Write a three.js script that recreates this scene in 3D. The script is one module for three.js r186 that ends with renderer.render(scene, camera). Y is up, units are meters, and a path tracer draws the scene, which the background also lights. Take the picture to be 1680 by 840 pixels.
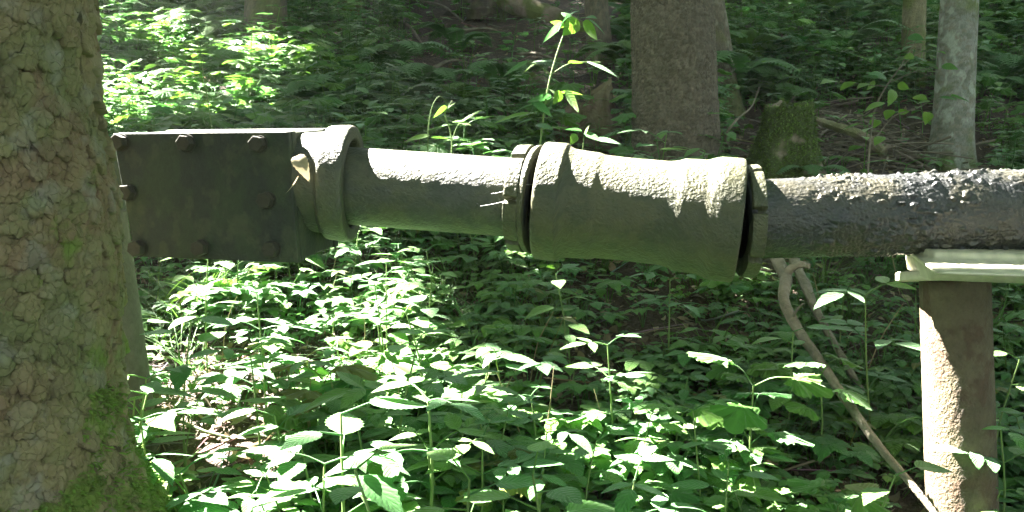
import * as THREE from 'three';
import { ImprovedNoise } from 'three/addons/math/ImprovedNoise.js';
import { RoundedBoxGeometry } from 'three/addons/geometries/RoundedBoxGeometry.js';
import { mergeGeometries } from 'three/addons/utils/BufferGeometryUtils.js';

// ------------------------------------------------------------ camera, sky, sun, exposure
const scene = new THREE.Scene();
const F = 1455, EYE = 1.75, PITCH = -9 * Math.PI / 180;
const camera = new THREE.PerspectiveCamera(2 * Math.atan(420 / F) * 180 / Math.PI, 2, 0.05, 400);
camera.position.set(0, EYE, 0);
camera.rotation.set(PITCH, 0, 0);
camera.updateMatrixWorld();
const renderer = new THREE.WebGLRenderer({ antialias: true });
renderer.setSize(1024, 512);
renderer.toneMapping = THREE.LinearToneMapping;
renderer.toneMappingExposure = 33;
renderer.shadowMap.enabled = true;

const SUN = new THREE.Vector3(-0.6, 0.78, -0.42).normalize();
const sun = new THREE.DirectionalLight(new THREE.Color(1, 0.95, 0.86), 5);
sun.target.position.set(0, 0.8, -3); sun.position.copy(SUN).multiplyScalar(60).add(sun.target.position);
sun.castShadow = true; sun.shadow.mapSize.set(4096, 4096);
Object.assign(sun.shadow.camera, { left: -16, right: 16, top: 16, bottom: -16, near: 1, far: 140 });
scene.add(sun, sun.target);
{
  const w = 64, h = 32, d = new Float32Array(w * h * 4);
  for (let j = 0; j < h; j++) for (let i = 0; i < w; i++) {
    const e = Math.max(0, ((j + 0.5) / h - 0.5) * 2), k = (j * w + i) * 4, b = 1 - 0.35 * e;
    d[k] = 0.07 * b; d[k + 1] = 0.081 * b; d[k + 2] = 0.096 * (1 - 0.2 * e); d[k + 3] = 1;
  }
  const t = new THREE.DataTexture(d, w, h, THREE.RGBAFormat, THREE.FloatType);
  t.mapping = THREE.EquirectangularReflectionMapping; t.magFilter = THREE.LinearFilter; t.needsUpdate = true;
  scene.background = t; scene.environment = t;
  scene.fog = new THREE.FogExp2(0xe6eee8, 0.0019);
}

// ------------------------------------------------------------ helpers
function rng(seed) { let a = seed >>> 0; return () => { a = (a + 0x6D2B79F5) | 0; let t = Math.imul(a ^ (a >>> 15), 1 | a); t = (t + Math.imul(t ^ (t >>> 7), 61 | t)) ^ t; return ((t ^ (t >>> 14)) >>> 0) / 4294967296; }; }
const R = rng(7), rr = (a, b, f = R) => a + (b - a) * f();
const pn = new ImprovedNoise(), V = (x, y, z) => new THREE.Vector3(x, y, z);
const noise = (x, y, z = 0) => pn.noise(x + 31.7, y + 17.3, z + 5.1);
const fbm = (x, y, z, o = 4) => { let s = 0, a = 0.5; for (let i = 0; i < o; i++) { s += a * noise(x, y, z + i * 9.7); x *= 2.03; y *= 2.03; z *= 2.03; a *= 0.5; } return s; };
const sm = (a, b, x) => { const t = Math.min(1, Math.max(0, (x - a) / (b - a))); return t * t * (3 - 2 * t); };
const lerp = (a, b, t) => a + (b - a) * t;
const hash = (i, j, s) => { let h = Math.imul(i, 374761393) + Math.imul(j, 668265263) + Math.imul(s, 2246822519); h = Math.imul(h ^ (h >>> 13), 1274126177); return ((h ^ (h >>> 16)) >>> 0) / 4294967296; };
// point seen at photograph pixel (px, py) at a depth in metres
const P = (px, py, d) => V((px - 840) / F * d, -(py - 420) / F * d, -d).applyMatrix4(camera.matrixWorld);
function pixelOf(p) { const q = p.clone().applyMatrix4(camera.matrixWorldInverse); return [840 + F * q.x / -q.z, 420 - F * q.y / -q.z, -q.z]; }
camera.matrixWorldInverse.copy(camera.matrixWorld).invert();
function table(rows, x) { if (x <= rows[0][0]) return rows[0][1]; for (let i = 1; i < rows.length; i++) if (x <= rows[i][0]) return lerp(rows[i - 1][1], rows[i][1], (x - rows[i - 1][0]) / (rows[i][0] - rows[i - 1][0])); return rows[rows.length - 1][1]; }

// the slope: rises away from the camera
function H(x, z) {
  const d = -z;
  let h = d < 0 ? 0.2 * d : 0.29 * d;
  h += 0.09 * noise(x * 0.55, z * 0.55) + 0.035 * noise(x * 1.9, z * 1.9, 3);
  if (x > 1) h -= 0.12 * (x - 1) * (1 - sm(5, 9, d));
  if (d > 13) h += 0.08 * (d - 13);
  return h;
}
function groundAt(px, py, hgt = 0) { for (let t = 1.2; t < 40; t += 0.01) { const p = P(px, py, t); if (p.y - H(p.x, p.z) <= hgt) { p.y = H(p.x, p.z); return p; } } return null; }

const names = {};
function numbered(n) { const k = names[n] = (names[n] ?? -1) + 1; return k ? `${n}_${String(k).padStart(3, '0')}` : n; }
function shade(o) { o.castShadow = true; o.receiveShadow = true; return o; }
function thing(name, label, category, pos = [0, 0, 0], group, kind) {
  const o = new THREE.Group(); o.name = numbered(name); scene.add(o); o.position.set(...pos);
  Object.assign(o.userData, { label }); if (category) o.userData.category = category; if (group) o.userData.group = group; if (kind) o.userData.kind = kind;
  return o;
}
function part(name, geo, mat, parent, at) {
  const m = shade(new THREE.Mesh(geo, mat)); m.name = name;
  if (at) m.position.set(...at); parent.add(m); return m;
}
// geometry given in world coordinates, moved into the space of a thing
function wpart(name, geo, mat, parent) { parent.updateWorldMatrix(true, false); geo.applyMatrix4(parent.matrixWorld.clone().invert()); return part(name, geo, mat, parent); }
const merge = list => mergeGeometries(list.map(g => { const k = g.clone(); for (const a of Object.keys(k.attributes)) if (!['position', 'normal', 'uv'].includes(a)) k.deleteAttribute(a); return k; }));

// tapered tube along points with radii; noisy if asked
function tube(pts, radii, { n = 40, m = 8, amp = 0, freq = 20, seed = 0, cap = true, color } = {}) {
  const c = new THREE.CatmullRomCurve3(pts), pos = [], uv = [], idx = [], col = [];
  let up = V(0.3, 1, 0.2).normalize(), dist = 0, last = null;
  for (let i = 0; i <= n; i++) {
    const t = i / n, p = c.getPoint(t), tg = c.getTangent(t), a = V(0, 0, 0).crossVectors(tg, up).normalize(), b = V(0, 0, 0).crossVectors(a, tg).normalize(); up = b.clone();
    if (last) dist += last.distanceTo(p); last = p;
    const f = t * (radii.length - 1), k = Math.min(radii.length - 2, Math.floor(f)), r = radii.length === 1 ? radii[0] : lerp(radii[k], radii[k + 1], f - k);
    for (let j = 0; j <= m; j++) {
      const th = j / m * 2 * Math.PI, dir = a.clone().multiplyScalar(Math.cos(th)).addScaledVector(b, Math.sin(th));
      const rad = r * (1 + (amp ? amp * fbm(p.x * freq + dir.x * 0.6, p.y * freq + dir.y * 0.6, p.z * freq + dir.z * 0.6 + seed, 3) * 2 : 0));
      const q = p.clone().addScaledVector(dir, rad); pos.push(q.x, q.y, q.z); uv.push(th * Math.max(r, 0.01), dist);
      if (color) col.push(...color(q, dir));
    }
  }
  for (let i = 0; i < n; i++) for (let j = 0; j < m; j++) { const a = i * (m + 1) + j; idx.push(a, a + 1, a + m + 1, a + 1, a + m + 2, a + m + 1); }
  if (cap) for (const e of [0, n]) {
    const p = c.getPoint(e / n), k = pos.length / 3; pos.push(p.x, p.y, p.z); uv.push(0, 0); if (color) col.push(...color(p, V(0, 0, 0)));
    for (let j = 0; j < m; j++) { const a = e * (m + 1) + j; e ? idx.push(a, a + 1, k) : idx.push(a + 1, a, k); }
  }
  return geo(pos, uv, idx, col);
}
function geo(pos, uv, idx, col) {
  const g = new THREE.BufferGeometry();
  g.setAttribute('position', new THREE.Float32BufferAttribute(pos, 3)); g.setAttribute('uv', new THREE.Float32BufferAttribute(uv, 2));
  if (col && col.length) g.setAttribute('color', new THREE.Float32BufferAttribute(col, 3));
  g.setIndex(idx); g.computeVertexNormals(); return g;
}
// solid of revolution about the axis from A to B: profile rows [along 0..1 of length, radius], extra(theta, along) gives a change of radius
function turned(A, B, profile, { m = 96, step = 0, extra, color } = {}) {
  const ax = B.clone().sub(A), L = ax.length(); ax.normalize();
  const e1 = V(0, 0, 0).crossVectors(V(0, 1, 0), ax).normalize(), e2 = V(0, 0, 0).crossVectors(e1, ax).normalize();
  let rows = [];
  profile.forEach((p, i) => { if (i && step) { const q = profile[i - 1], k = Math.max(1, Math.round(Math.abs(p[0] - q[0]) * L / step)); for (let s = 1; s < k; s++) rows.push([lerp(q[0], p[0], s / k), lerp(q[1], p[1], s / k)]); } rows.push(p); });
  const pos = [], uv = [], idx = [], col = []; let run = 0;
  rows.forEach((p, i) => {
    if (i) run += Math.hypot((p[0] - rows[i - 1][0]) * L, p[1] - rows[i - 1][1]);
    for (let j = 0; j <= m; j++) {
      const th = j / m * 2 * Math.PI, r = p[1] + (extra ? extra(j === m ? 0 : th, p[0] * L, p[1]) : 0);
      const q = A.clone().addScaledVector(ax, p[0] * L).addScaledVector(e1, Math.cos(th) * r).addScaledVector(e2, Math.sin(th) * r);
      pos.push(q.x, q.y, q.z); uv.push(run, th * p[1] + th * 0.02); if (color) col.push(...color(q));
    }
  });
  for (let i = 0; i < rows.length - 1; i++) for (let j = 0; j < m; j++) { const a = i * (m + 1) + j; idx.push(a, a + m + 1, a + 1, a + 1, a + m + 1, a + m + 2); }
  return geo(pos, uv, idx, col);
}
// rounds the corners of a lathe profile
function soften(p, L, c = 0.006) {
  const out = [];
  p.forEach((q, i) => {
    if (!i || i === p.length - 1) return out.push(q);
    const cut = o => { const dx = (o[0] - q[0]) * L, dy = o[1] - q[1], l = Math.hypot(dx, dy), k = Math.min(c, l * 0.4) / (l || 1); return [q[0] + dx * k / L, q[1] + dy * k]; };
    const a = cut(p[i - 1]), b = cut(p[i + 1]); out.push(a, [(a[0] + b[0]) / 4 + q[0] / 2, (a[1] + b[1]) / 4 + q[1] / 2], b);
  });
  return out;
}

// ------------------------------------------------------------ textures and materials
function tileNoise(n, cells, seed, oct = 4) {
  const out = new Float32Array(n * n); let amp = 0.5;
  for (let o = 0; o < oct; o++) {
    const c = cells << o;
    for (let y = 0; y < n; y++) for (let x = 0; x < n; x++) {
      const fx = x / n * c, fy = y / n * c, ix = Math.floor(fx), iy = Math.floor(fy), tx = fx - ix, ty = fy - iy, sx = tx * tx * (3 - 2 * tx), sy = ty * ty * (3 - 2 * ty);
      const h = (i, j) => hash((i + c) % c, (j + c) % c, seed + o * 57);
      out[y * n + x] += amp * lerp(lerp(h(ix, iy), h(ix + 1, iy), sx), lerp(h(ix, iy + 1), h(ix + 1, iy + 1), sx), sy);
    }
    amp *= 0.55;
  }
  let lo = 1e9, hi = -1e9; for (const v of out) { lo = Math.min(lo, v); hi = Math.max(hi, v); }
  return out.map(v => (v - lo) / (hi - lo));
}
function tex(n, m, fn, srgb, rep = 1) {
  const d = new Uint8Array(n * m * 4);
  for (let y = 0; y < m; y++) for (let x = 0; x < n; x++) { const c = fn(x, y), k = (y * n + x) * 4; for (let i = 0; i < 3; i++) { const v = Math.min(1, Math.max(0, c[i])); d[k + i] = 255 * (srgb ? (v <= 0.0031308 ? 12.92 * v : 1.055 * Math.pow(v, 1 / 2.4) - 0.055) : v); } d[k + 3] = 255; }
  const t = new THREE.DataTexture(d, n, m, THREE.RGBAFormat); t.magFilter = THREE.LinearFilter; t.minFilter = THREE.LinearMipmapLinearFilter; t.generateMipmaps = true;
  t.wrapS = t.wrapT = THREE.RepeatWrapping; t.repeat.set(rep, rep); if (srgb) t.colorSpace = THREE.SRGBColorSpace; t.needsUpdate = true; return t;
}
const nA = tileNoise(512, 6, 11, 6), nB = tileNoise(512, 40, 23, 4), nC = tileNoise(512, 14, 37, 5), nD = tileNoise(512, 70, 91, 3);
const mix3 = (a, b, t) => [lerp(a[0], b[0], t), lerp(a[1], b[1], t), lerp(a[2], b[2], t)];
const grainBump = tex(512, 512, (x, y) => { const v = 0.62 * nB[y * 512 + x] + 0.38 * nD[y * 512 + x]; return [v, v, v]; }, false, 3);   // three tiles to the metre
const barkRelief = (() => { const n = 512, o = new Float32Array(n * n); for (let y = 0; y < n; y++) for (let x = 0; x < n; x++) { const wx = (nC[y * n + x] - 0.5) * 1.2, wy = (nC[((y + 170) % n) * n + x] - 0.5) * 1.2; let f1 = 9, f2 = 9, id = 0; const u = x / n * 22 + wx, v = y / n * 17 + wy, iu = Math.floor(u), iv = Math.floor(v); for (let a = -1; a <= 1; a++) for (let b = -1; b <= 1; b++) { const i = ((iu + a) % 22 + 22) % 22, j = ((iv + b) % 17 + 17) % 17, d = Math.hypot(iu + a + hash(i, j, 61) - u, iv + b + hash(i, j, 62) - v); if (d < f1) { f2 = f1; f1 = d; id = hash(i, j, 63); } else if (d < f2) f2 = d; } o[y * n + x] = sm(0.02, 0.2, f2 - f1) * (0.35 + 0.35 * id) + 0.3 * nB[y * n + x]; } return o; })();
const barkBump = tex(512, 512, (x, y) => { const v = barkRelief[y * 512 + x]; return [v, v, v]; }, false, 2.5);
const mottle = (a, b, c, k = 0.5) => tex(512, 512, (x, y) => { const i = y * 512 + x; let q = mix3(a, b, sm(0.35, 0.7, nA[i])); q = mix3(q, c, k * sm(0.5, 0.72, nC[i])); const s = 0.8 + 0.4 * nB[i]; return q.map(v => v * s); }, true, 1.6);
const std = o => new THREE.MeshStandardMaterial(o), phy = o => new THREE.MeshPhysicalMaterial(o);
const lin = (r, g, b) => new THREE.Color().setRGB(r, g, b);
const M = {
  boxIron: std({ map: mottle([0.01728, 0.02208, 0.01536], [0.02304, 0.03264, 0.01536], [0.048, 0.04992, 0.02688], 0.55), roughness: 0.8, bumpMap: grainBump, bumpScale: 0.003 }),
  ironPipe: std({ map: mottle([0.0483, 0.04991, 0.04025], [0.06037, 0.06198, 0.03623], [0.03381, 0.03864, 0.02737], 0.6), roughness: 0.58, bumpMap: grainBump, bumpScale: 0.004 }),
  algaeIron: std({ map: mottle([0.05086, 0.05236, 0.02618], [0.05984, 0.05834, 0.02543], [0.03366, 0.03964, 0.01945], 0.6), roughness: 0.62, bumpMap: grainBump, bumpScale: 0.005 }),
  bitumen: std({ map: mottle([0.029, 0.03, 0.031], [0.036, 0.034, 0.026], [0.02, 0.021, 0.023], 0.5), roughness: 0.34, bumpMap: grainBump, bumpScale: 0.004 }),
  rust: std({ map: mottle([0.16, 0.08, 0.05], [0.22, 0.12, 0.07], [0.1, 0.06, 0.05], 0.6), roughness: 0.9, bumpMap: grainBump, bumpScale: 0.004 }),
  boltIron: std({ map: mottle([0.024, 0.024, 0.016], [0.032, 0.027, 0.017], [0.02, 0.026, 0.014], 0.5), roughness: 0.8, bumpMap: grainBump, bumpScale: 0.003 }),
  postSteel: std({ map: mottle([0.085, 0.064, 0.038], [0.1, 0.08, 0.046], [0.072, 0.042, 0.024], 0.85), roughness: 0.85, bumpMap: grainBump, bumpScale: 0.005 }),
  greyPost: std({ map: mottle([0.084, 0.084, 0.063], [0.07, 0.0735, 0.049], [0.0595, 0.063, 0.042], 0.5), roughness: 0.9, bumpMap: grainBump, bumpScale: 0.004 }),
  cream: std({ map: mottle([0.48, 0.45, 0.34], [0.52, 0.49, 0.38], [0.42, 0.41, 0.27], 0.5), roughness: 0.55, bumpMap: grainBump, bumpScale: 0.0012 }),
  rubber: std({ color: lin(0.02, 0.02, 0.02), roughness: 0.9 }),
  bark: std({ vertexColors: true, map: tex(512, 512, (x, y) => { const i = y * 512 + x, v = 0.62 + 0.3 * nB[i] + 0.42 * nC[i]; return [v, v * 0.98, v * 0.95]; }, true, 2.5), roughness: 0.95, bumpMap: barkBump, bumpScale: 0.0045 }),
  deadWood: std({ map: mottle([0.195, 0.169, 0.13], [0.156, 0.13, 0.0975], [0.1105, 0.104, 0.078], 0.6), roughness: 0.9, bumpMap: grainBump, bumpScale: 0.005 }),
  twig: std({ color: lin(0.17, 0.14, 0.11), roughness: 0.9 }),
  web: std({ color: lin(0.8, 0.8, 0.82), roughness: 0.4 }),
  soil: std({ map: tex(512, 512, (x, y) => { const i = y * 512 + x; return mix3(mix3([0.045, 0.032, 0.022], [0.075, 0.055, 0.038], nA[i]), [0.12, 0.09, 0.065], sm(0.5, 0.75, nB[i]) * 0.7); }, true, 1), roughness: 0.95, bumpMap: grainBump, bumpScale: 0.02 }),
  straw: std({ color: lin(0.24, 0.19, 0.1), roughness: 0.8 }),
  stem: std({ color: lin(0.12, 0.19, 0.05), roughness: 0.7 }),
};
const leafTex = tex(256, 128, (x, y) => {   // u along the midrib, v across: paler veins, faint mottling
  const u = x / 256, v = Math.abs(y / 128 - 0.5) * 2, s = (u - v * 0.28) * 8, vein = Math.max(1 - sm(0.0, 0.06, v), 0.7 * (1 - sm(0, 0.09, Math.abs(s - Math.round(s)))) * (v > 0.04 ? 1 : 0));
  const k = 0.8 + 0.2 * nC[(y % 512) * 512 + x]; return [k + vein * 0.16, k + vein * 0.12, k + vein * 0.1];
}, true);
const leafBump = tex(256, 128, (x, y) => { const u = x / 256, v = Math.abs(y / 128 - 0.5) * 2, s = (u - v * 0.28) * 8, d = Math.abs(s - Math.round(s)); const h = 0.3 + 0.7 * sm(0, 0.4, d) * sm(0, 0.15, v); return [h, h, h]; }, false);
const leafMat = (r, g, b, coat = 0.2, tr = 0.48) => phy({ color: lin(r, g, b), map: leafTex, bumpMap: leafBump, bumpScale: 0.0015, roughness: 1, transmission: tr, thickness: 0, clearcoat: coat, clearcoatRoughness: 0.36, specularIntensity: 0.4, side: THREE.DoubleSide });
const NEARCOAT = 0.6, LEAF = [leafMat(0.085, 0.24, 0.035, NEARCOAT), leafMat(0.065, 0.215, 0.045, NEARCOAT), leafMat(0.115, 0.27, 0.032, NEARCOAT), leafMat(0.07, 0.225, 0.055, NEARCOAT), leafMat(0.17, 0.2, 0.035, 0.4)];
const LEAFY = leafMat(0.15, 0.31, 0.03, 0.2, 0.55), FERN = leafMat(0.075, 0.21, 0.042, 0.1, 0.45), GRASS = leafMat(0.09, 0.22, 0.04, 0.12, 0.4), CROWN = leafMat(0.065, 0.14, 0.03, 0.3, 0.42);
const TINT = leafMat(0.09, 0.25, 0.045, 0.3, 0.48);       // for instanced copies, multiplied by their own tint
const DRY = phy({ color: lin(0.33, 0.28, 0.17), map: leafTex, roughness: 0.95, transmission: 0.25, thickness: 0, side: THREE.DoubleSide });
const MOSS = std({ color: lin(0.11, 0.185, 0.026), roughness: 1, side: THREE.DoubleSide });

// ------------------------------------------------------------ leaves and plants
// a leaf along +x with its upper side to +y
function leaf(L, W, { n = 7, fold = 0.22, droop = 0.25, serr = 0, wave = 0, base = 0.8, twist = 0, cols = 2 } = {}) {
  const pos = [], uv = [], idx = [], c = cols * 2 + 1;
  for (let i = 0; i <= n; i++) {
    const t = i / n, w0 = W / 2 * Math.pow(Math.max(0, Math.sin(Math.PI * Math.pow(t, base))), 0.82) * (1 - 0.3 * t * t), w = w0 * (1 + (i % 2 ? serr : -serr));
    for (let j = -cols; j <= cols; j++) {
      const s = j / cols, a = Math.abs(s), y = fold * w * a * (1 - 0.45 * a) - droop * L * t * t + wave * W * Math.sin(t * 9 + s * 2) * a, z = s * w, tw = twist * t;
      pos.push(L * t * (1 - 0.12 * droop * t), y * Math.cos(tw) + z * Math.sin(tw), z * Math.cos(tw) - y * Math.sin(tw)); uv.push(t, 0.5 + s * 0.5);
    }
  }
  for (let i = 0; i < n; i++) for (let j = 0; j < c - 1; j++) { const a = i * c + j; idx.push(a, a + 1, a + c, a + 1, a + c + 1, a + c); }
  return geo(pos, uv, idx);
}
function lobed(S, f, lobes = 5) {         // a lobed palmate leaf of length about S, stalk at the origin
  const pos = [0, 0, 0], uv = [0.1, 0.5], idx = [], n = 44, rings = [0.5, 1];
  rings.forEach(q => { for (let i = 0; i <= n; i++) {
    const a = (i / n - 0.5) * 2 * 2.55, l = Math.abs(Math.cos(a * lobes / 2 / 1.12)), r = S * (0.36 + 0.34 * Math.pow(l, 1.1) * (1 - 0.16 * Math.abs(a)) + (i % 2 ? 0.025 : -0.02)) * q;
    pos.push(S * 0.28 * q + r * Math.cos(a), S * (0.05 * l * q - 0.16 * q * q) + 0.01 * f() * q, r * Math.sin(a) * 1.15); uv.push(0.3 + 0.4 * q * Math.cos(a), 0.5 + 0.45 * q * Math.sin(a));
  } });
  const m = n + 1; for (let i = 0; i < n; i++) { idx.push(0, 1 + i + 1, 1 + i); idx.push(1 + i, 1 + i + 1, 1 + m + i, 1 + i + 1, 1 + m + i + 1, 1 + m + i); }
  return geo(pos, uv, idx);
}
const E = new THREE.Euler(), Q = new THREE.Quaternion();
function place(g, p, az, el = 0, roll = 0, s = 1) {
  const m = new THREE.Matrix4().makeRotationY(az).multiply(new THREE.Matrix4().makeRotationZ(el)).multiply(new THREE.Matrix4().makeRotationX(roll)).scale(V(s, s, s)).setPosition(p); return g.clone().applyMatrix4(m);
}
const stalk = (a, b, r, sag = 0.0, n = 5) => tube([a, a.clone().lerp(b, 0.5).add(V(0, sag, 0)), b], [r, r * 0.8, r * 0.55], { n, m: 5, cap: false });
function pinnate(L, leaflets, f, lw = 0.42, opt = {}) {     // compound leaf along +x: stalk, leaflets in pairs, one at the end
  const out = [], rl = L * 0.95, end = V(rl, rl * 0.1, 0);
  out.push(stalk(V(0, 0, 0), end, 0.0016, rl * 0.08));
  for (let k = 0; k < leaflets; k++) {
    const t = leaflets === 1 ? 0.75 : lerp(0.45, 0.85, k / (leaflets - 1)), p = V(rl * t, rl * (0.1 * t + 0.07), 0);
    for (const s of [-1, 1]) { const l = L * rr(0.75, 0.95, f); out.push(place(leaf(l, l * lw, { n: 10, serr: 0.05, droop: rr(0.05, 0.22, f), fold: rr(0.05, 0.22, f), ...opt }), p, s * rr(1.0, 1.25, f), rr(-0.1, 0.1, f), s * rr(-0.1, 0.12, f))); }
  }
  out.push(place(leaf(L * rr(0.95, 1.15, f), L * lw * 1.1, { n: 10, serr: 0.05, droop: rr(0.1, 0.3, f), fold: 0.25, ...opt }), end, rr(-0.2, 0.2, f), rr(-0.2, 0.05, f)));
  return merge(out);
}
// each maker returns a list of [name, geometry, material] round the origin, and is cloned as a whole
const pick = (a, f) => a[Math.min(a.length - 1, Math.floor(f() * (a.length - 0.82)))];
const makers = {
  elder(f, h) {
    const out = [], top = V(rr(-0.06, 0.06, f), h, rr(-0.06, 0.06, f)), mid = V(top.x * 0.3 + rr(-0.02, 0.02, f), h * 0.5, top.z * 0.3);
    const c = new THREE.CatmullRomCurve3([V(0, -0.03, 0), mid, top]); out.push(['stem', tube([V(0, -0.03, 0), mid, top], [0.003, 0.0024, 0.0015], { n: 8, m: 6 }), M.stem]);
    const nodes = h > 0.3 ? 3 : 2; let az = f() * 6;
    for (let k = 0; k < nodes; k++) {
      const t = 1 - k * 0.3, p = c.getPoint(t), L = (k ? rr(0.075, 0.1, f) : rr(0.06, 0.085, f)) * (0.7 + h);
      for (const s of [0, Math.PI]) out.push(['leaf', place(pinnate(L, k && f() > 0.4 ? 2 : 1, f), p, az + s + rr(-0.3, 0.3, f), rr(0.0, 0.25, f), rr(-0.12, 0.12, f)), pick(LEAF, f)]);
      az += Math.PI / 2 + rr(-0.3, 0.3, f);
    }
    return out;
  },
  ternate(f, h) {
    const out = [], n = 4 + Math.floor(f() * 4);
    for (let k = 0; k < n; k++) {
      const a = k / n * 6.28 + f(), lean = rr(0.1, 0.55, f) * h, hh = h * rr(0.6, 1, f), tip = V(Math.cos(a) * lean, hh, -Math.sin(a) * lean), L = rr(0.045, 0.075, f);
      const g = [stalk(V(0, -0.02, 0), tip, 0.0016, 0.03)];
      for (const s of [-1.25, 0, 1.25]) g.push(place(leaf(L * (s ? 0.9 : 1.05), L * 0.6, { n: 8, serr: 0.06, droop: rr(0.1, 0.35, f), fold: rr(0.05, 0.3, f) }), tip, a + s + rr(-0.15, 0.15, f), rr(-0.12, 0.12, f), rr(-0.12, 0.12, f)));
      out.push(['leaf', merge(g), pick(LEAF, f)]);
    }
    return out;
  },
  broad(f, h) {
    const out = [], top = V(rr(-0.05, 0.05, f), h, rr(-0.05, 0.05, f)), n = 6 + Math.floor(f() * 3); let az = f() * 6;
    out.push(['stem', tube([V(0, -0.03, 0), V(top.x * 0.2, h * 0.5, top.z * 0.2), top], [0.0027, 0.0022, 0.0015], { n: 6, m: 6 }), M.stem]);
    for (let k = 0; k < n; k++) {
      const t = lerp(0.35, 1, k / (n - 1)), p = V(top.x * t * t, h * t, top.z * t * t), L = rr(0.075, 0.12, f) * (1.25 - 0.55 * t), pet = V(0.035, 0.012, 0);
      const g = merge([stalk(V(0, 0, 0), pet, 0.0015), place(leaf(L, L * rr(0.5, 0.64, f), { n: 20, serr: 0.07, droop: rr(0.05, 0.28, f), fold: rr(0.02, 0.22, f), base: 0.72 }), pet, rr(-0.2, 0.2, f), rr(-0.15, 0.08, f), rr(-0.15, 0.15, f))]);
      out.push(['leaf', place(g, p, az, rr(-0.05, 0.15, f)), pick(LEAF, f)]); az += 2.4;
    }
    return out;
  },
  maple(f, h) {
    const out = [['stem', tube([V(0, -0.03, 0), V(0.01, h * 0.5, 0), V(0, h, 0.01)], [0.003, 0.002], { n: 6, m: 6 }), M.stem]]; let az = f() * 6;
    for (let k = 0; k < 3; k++) { const p = V(0, h * (1 - 0.25 * k), 0.01); for (const s of [0, Math.PI]) { const tip = V(rr(0.05, 0.09, f), 0.03, 0); out.push(['leaf', place(merge([stalk(V(0, 0, 0), tip, 0.0014, 0.01), place(lobed(rr(0.07, 0.1, f), f), tip, 0, rr(-0.5, -0.05, f), rr(-0.2, 0.2, f))]), p, az + s, rr(0, 0.3, f)), pick(LEAF, f)]); } az += 1.57; }
    return out;
  },
  sorrel(f) {
    const out = [];
    for (let k = 0; k < 9; k++) { const a = f() * 6.28, d = rr(0.01, 0.09, f), tip = V(Math.cos(a) * d, rr(0.035, 0.08, f), Math.sin(a) * d), g = [stalk(V(Math.cos(a) * d * 0.3, -0.01, Math.sin(a) * d * 0.3), tip, 0.0008, 0, 3)], b = f() * 6; for (let s = 0; s < 3; s++) g.push(place(leaf(0.026, 0.028, { n: 4, droop: 0.25, fold: 0.4, base: 1.3, cols: 1 }), tip, b + s * 2.09, rr(-0.2, 0.1, f))); out.push(['leaf', merge(g), pick(LEAF, f)]); }
    return out;
  },
  fern(f, h) {
    const out = [], n = 5 + Math.floor(f() * 3);
    for (let k = 0; k < n; k++) {
      const a = k / n * 6.28 + rr(-0.4, 0.4, f), L = h * rr(0.9, 1.3, f), g = [], c = new THREE.CatmullRomCurve3([V(0, 0, 0), V(L * 0.25, L * 0.5, 0), V(L * 0.6, L * 0.62, 0), V(L, L * 0.42, 0)]);
      g.push(tube(c.points, [0.0025, 0.0012], { n: 10, m: 4, cap: false }));
      for (let i = 3; i < 24; i++) { const t = i / 24, p = c.getPoint(t), tg = c.getTangent(t), l = L * 0.26 * Math.sin(Math.PI * Math.pow(0.12 + 0.88 * t, 1.2)) + 0.01; for (const s of [-1, 1]) g.push(place(leaf(l, l * 0.26 + 0.004, { n: 8, serr: 0.22, droop: 0.12, fold: 0.1, base: 0.6, cols: 1 }), p, s * 1.25, Math.atan2(tg.y, tg.x) * 0.25 - 0.1, s * Math.atan2(tg.y, tg.x) * -0.9)); }
      out.push(['frond', place(merge(g), V(0, 0, 0), a), FERN]);
    }
    return out;
  },
  grass(f, h) {
    const g = [];
    for (let k = 0; k < 26; k++) { const a = f() * 6.28, L = h * rr(0.7, 1.4, f), b = V(rr(-0.04, 0.04, f), -0.01, rr(-0.04, 0.04, f)), bl = leaf(L, 0.006, { n: 7, droop: rr(0.3, 0.8, f), fold: 0.3, base: 0.45, cols: 1 }); g.push(place(bl, b, a, rr(0.9, 1.35, f))); }
    return [['blade', merge(g), GRASS]];
  },
};
const protos = {};
function build(kind, seed, h) { const k = `${kind}${seed}${h}`; return protos[k] ??= makers[kind](rng(seed * 977 + 13), h); }
function plantThing(name, kind, seed, h, pos, yaw, scale, label, group) {
  const o = thing(name, label, 'plant', pos.toArray ? pos.toArray() : pos, group); o.rotation.y = yaw; o.scale.setScalar(scale);
  for (const [n, g, m] of build(kind, seed, h)) part(n, g, m, o); return o;
}

// ------------------------------------------------------------ forest floor
{
  const xs = [], zs = []; for (let i = -110; i <= 110; i++) { const t = i / 110; xs.push(3.2 * t + 36 * Math.pow(Math.abs(t), 4) * Math.sign(t)); }
  for (let j = 0; j <= 230; j++) { const t = j / 230; zs.push(14 * Math.pow(1 - Math.min(1, t / 0.2), 1.6) * 1.0 - (t > 0.2 ? 7 * (t - 0.2) / 0.8 + 60 * Math.pow((t - 0.2) / 0.8, 4) : 0)); }
  const pos = [], uv = [], idx = [], w = xs.length;
  for (const z of zs) for (const x of xs) { pos.push(x, H(x, z) + 0.012 * fbm(x * 9, z * 9, 1, 3), z); uv.push(x, z); }
  for (let j = 0; j < zs.length - 1; j++) for (let i = 0; i < w - 1; i++) { const a = j * w + i; idx.push(a, a + 1, a + w, a + 1, a + w + 1, a + w); }
  const g = part('forest_floor', geo(pos, uv, idx), M.soil, scene); Object.assign(g.userData, { kind: 'structure', label: 'dark forest soil on the slope under plants and leaf litter' });
}

// ------------------------------------------------------------ trees
const mossC = [0.1, 0.14, 0.025];
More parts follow.
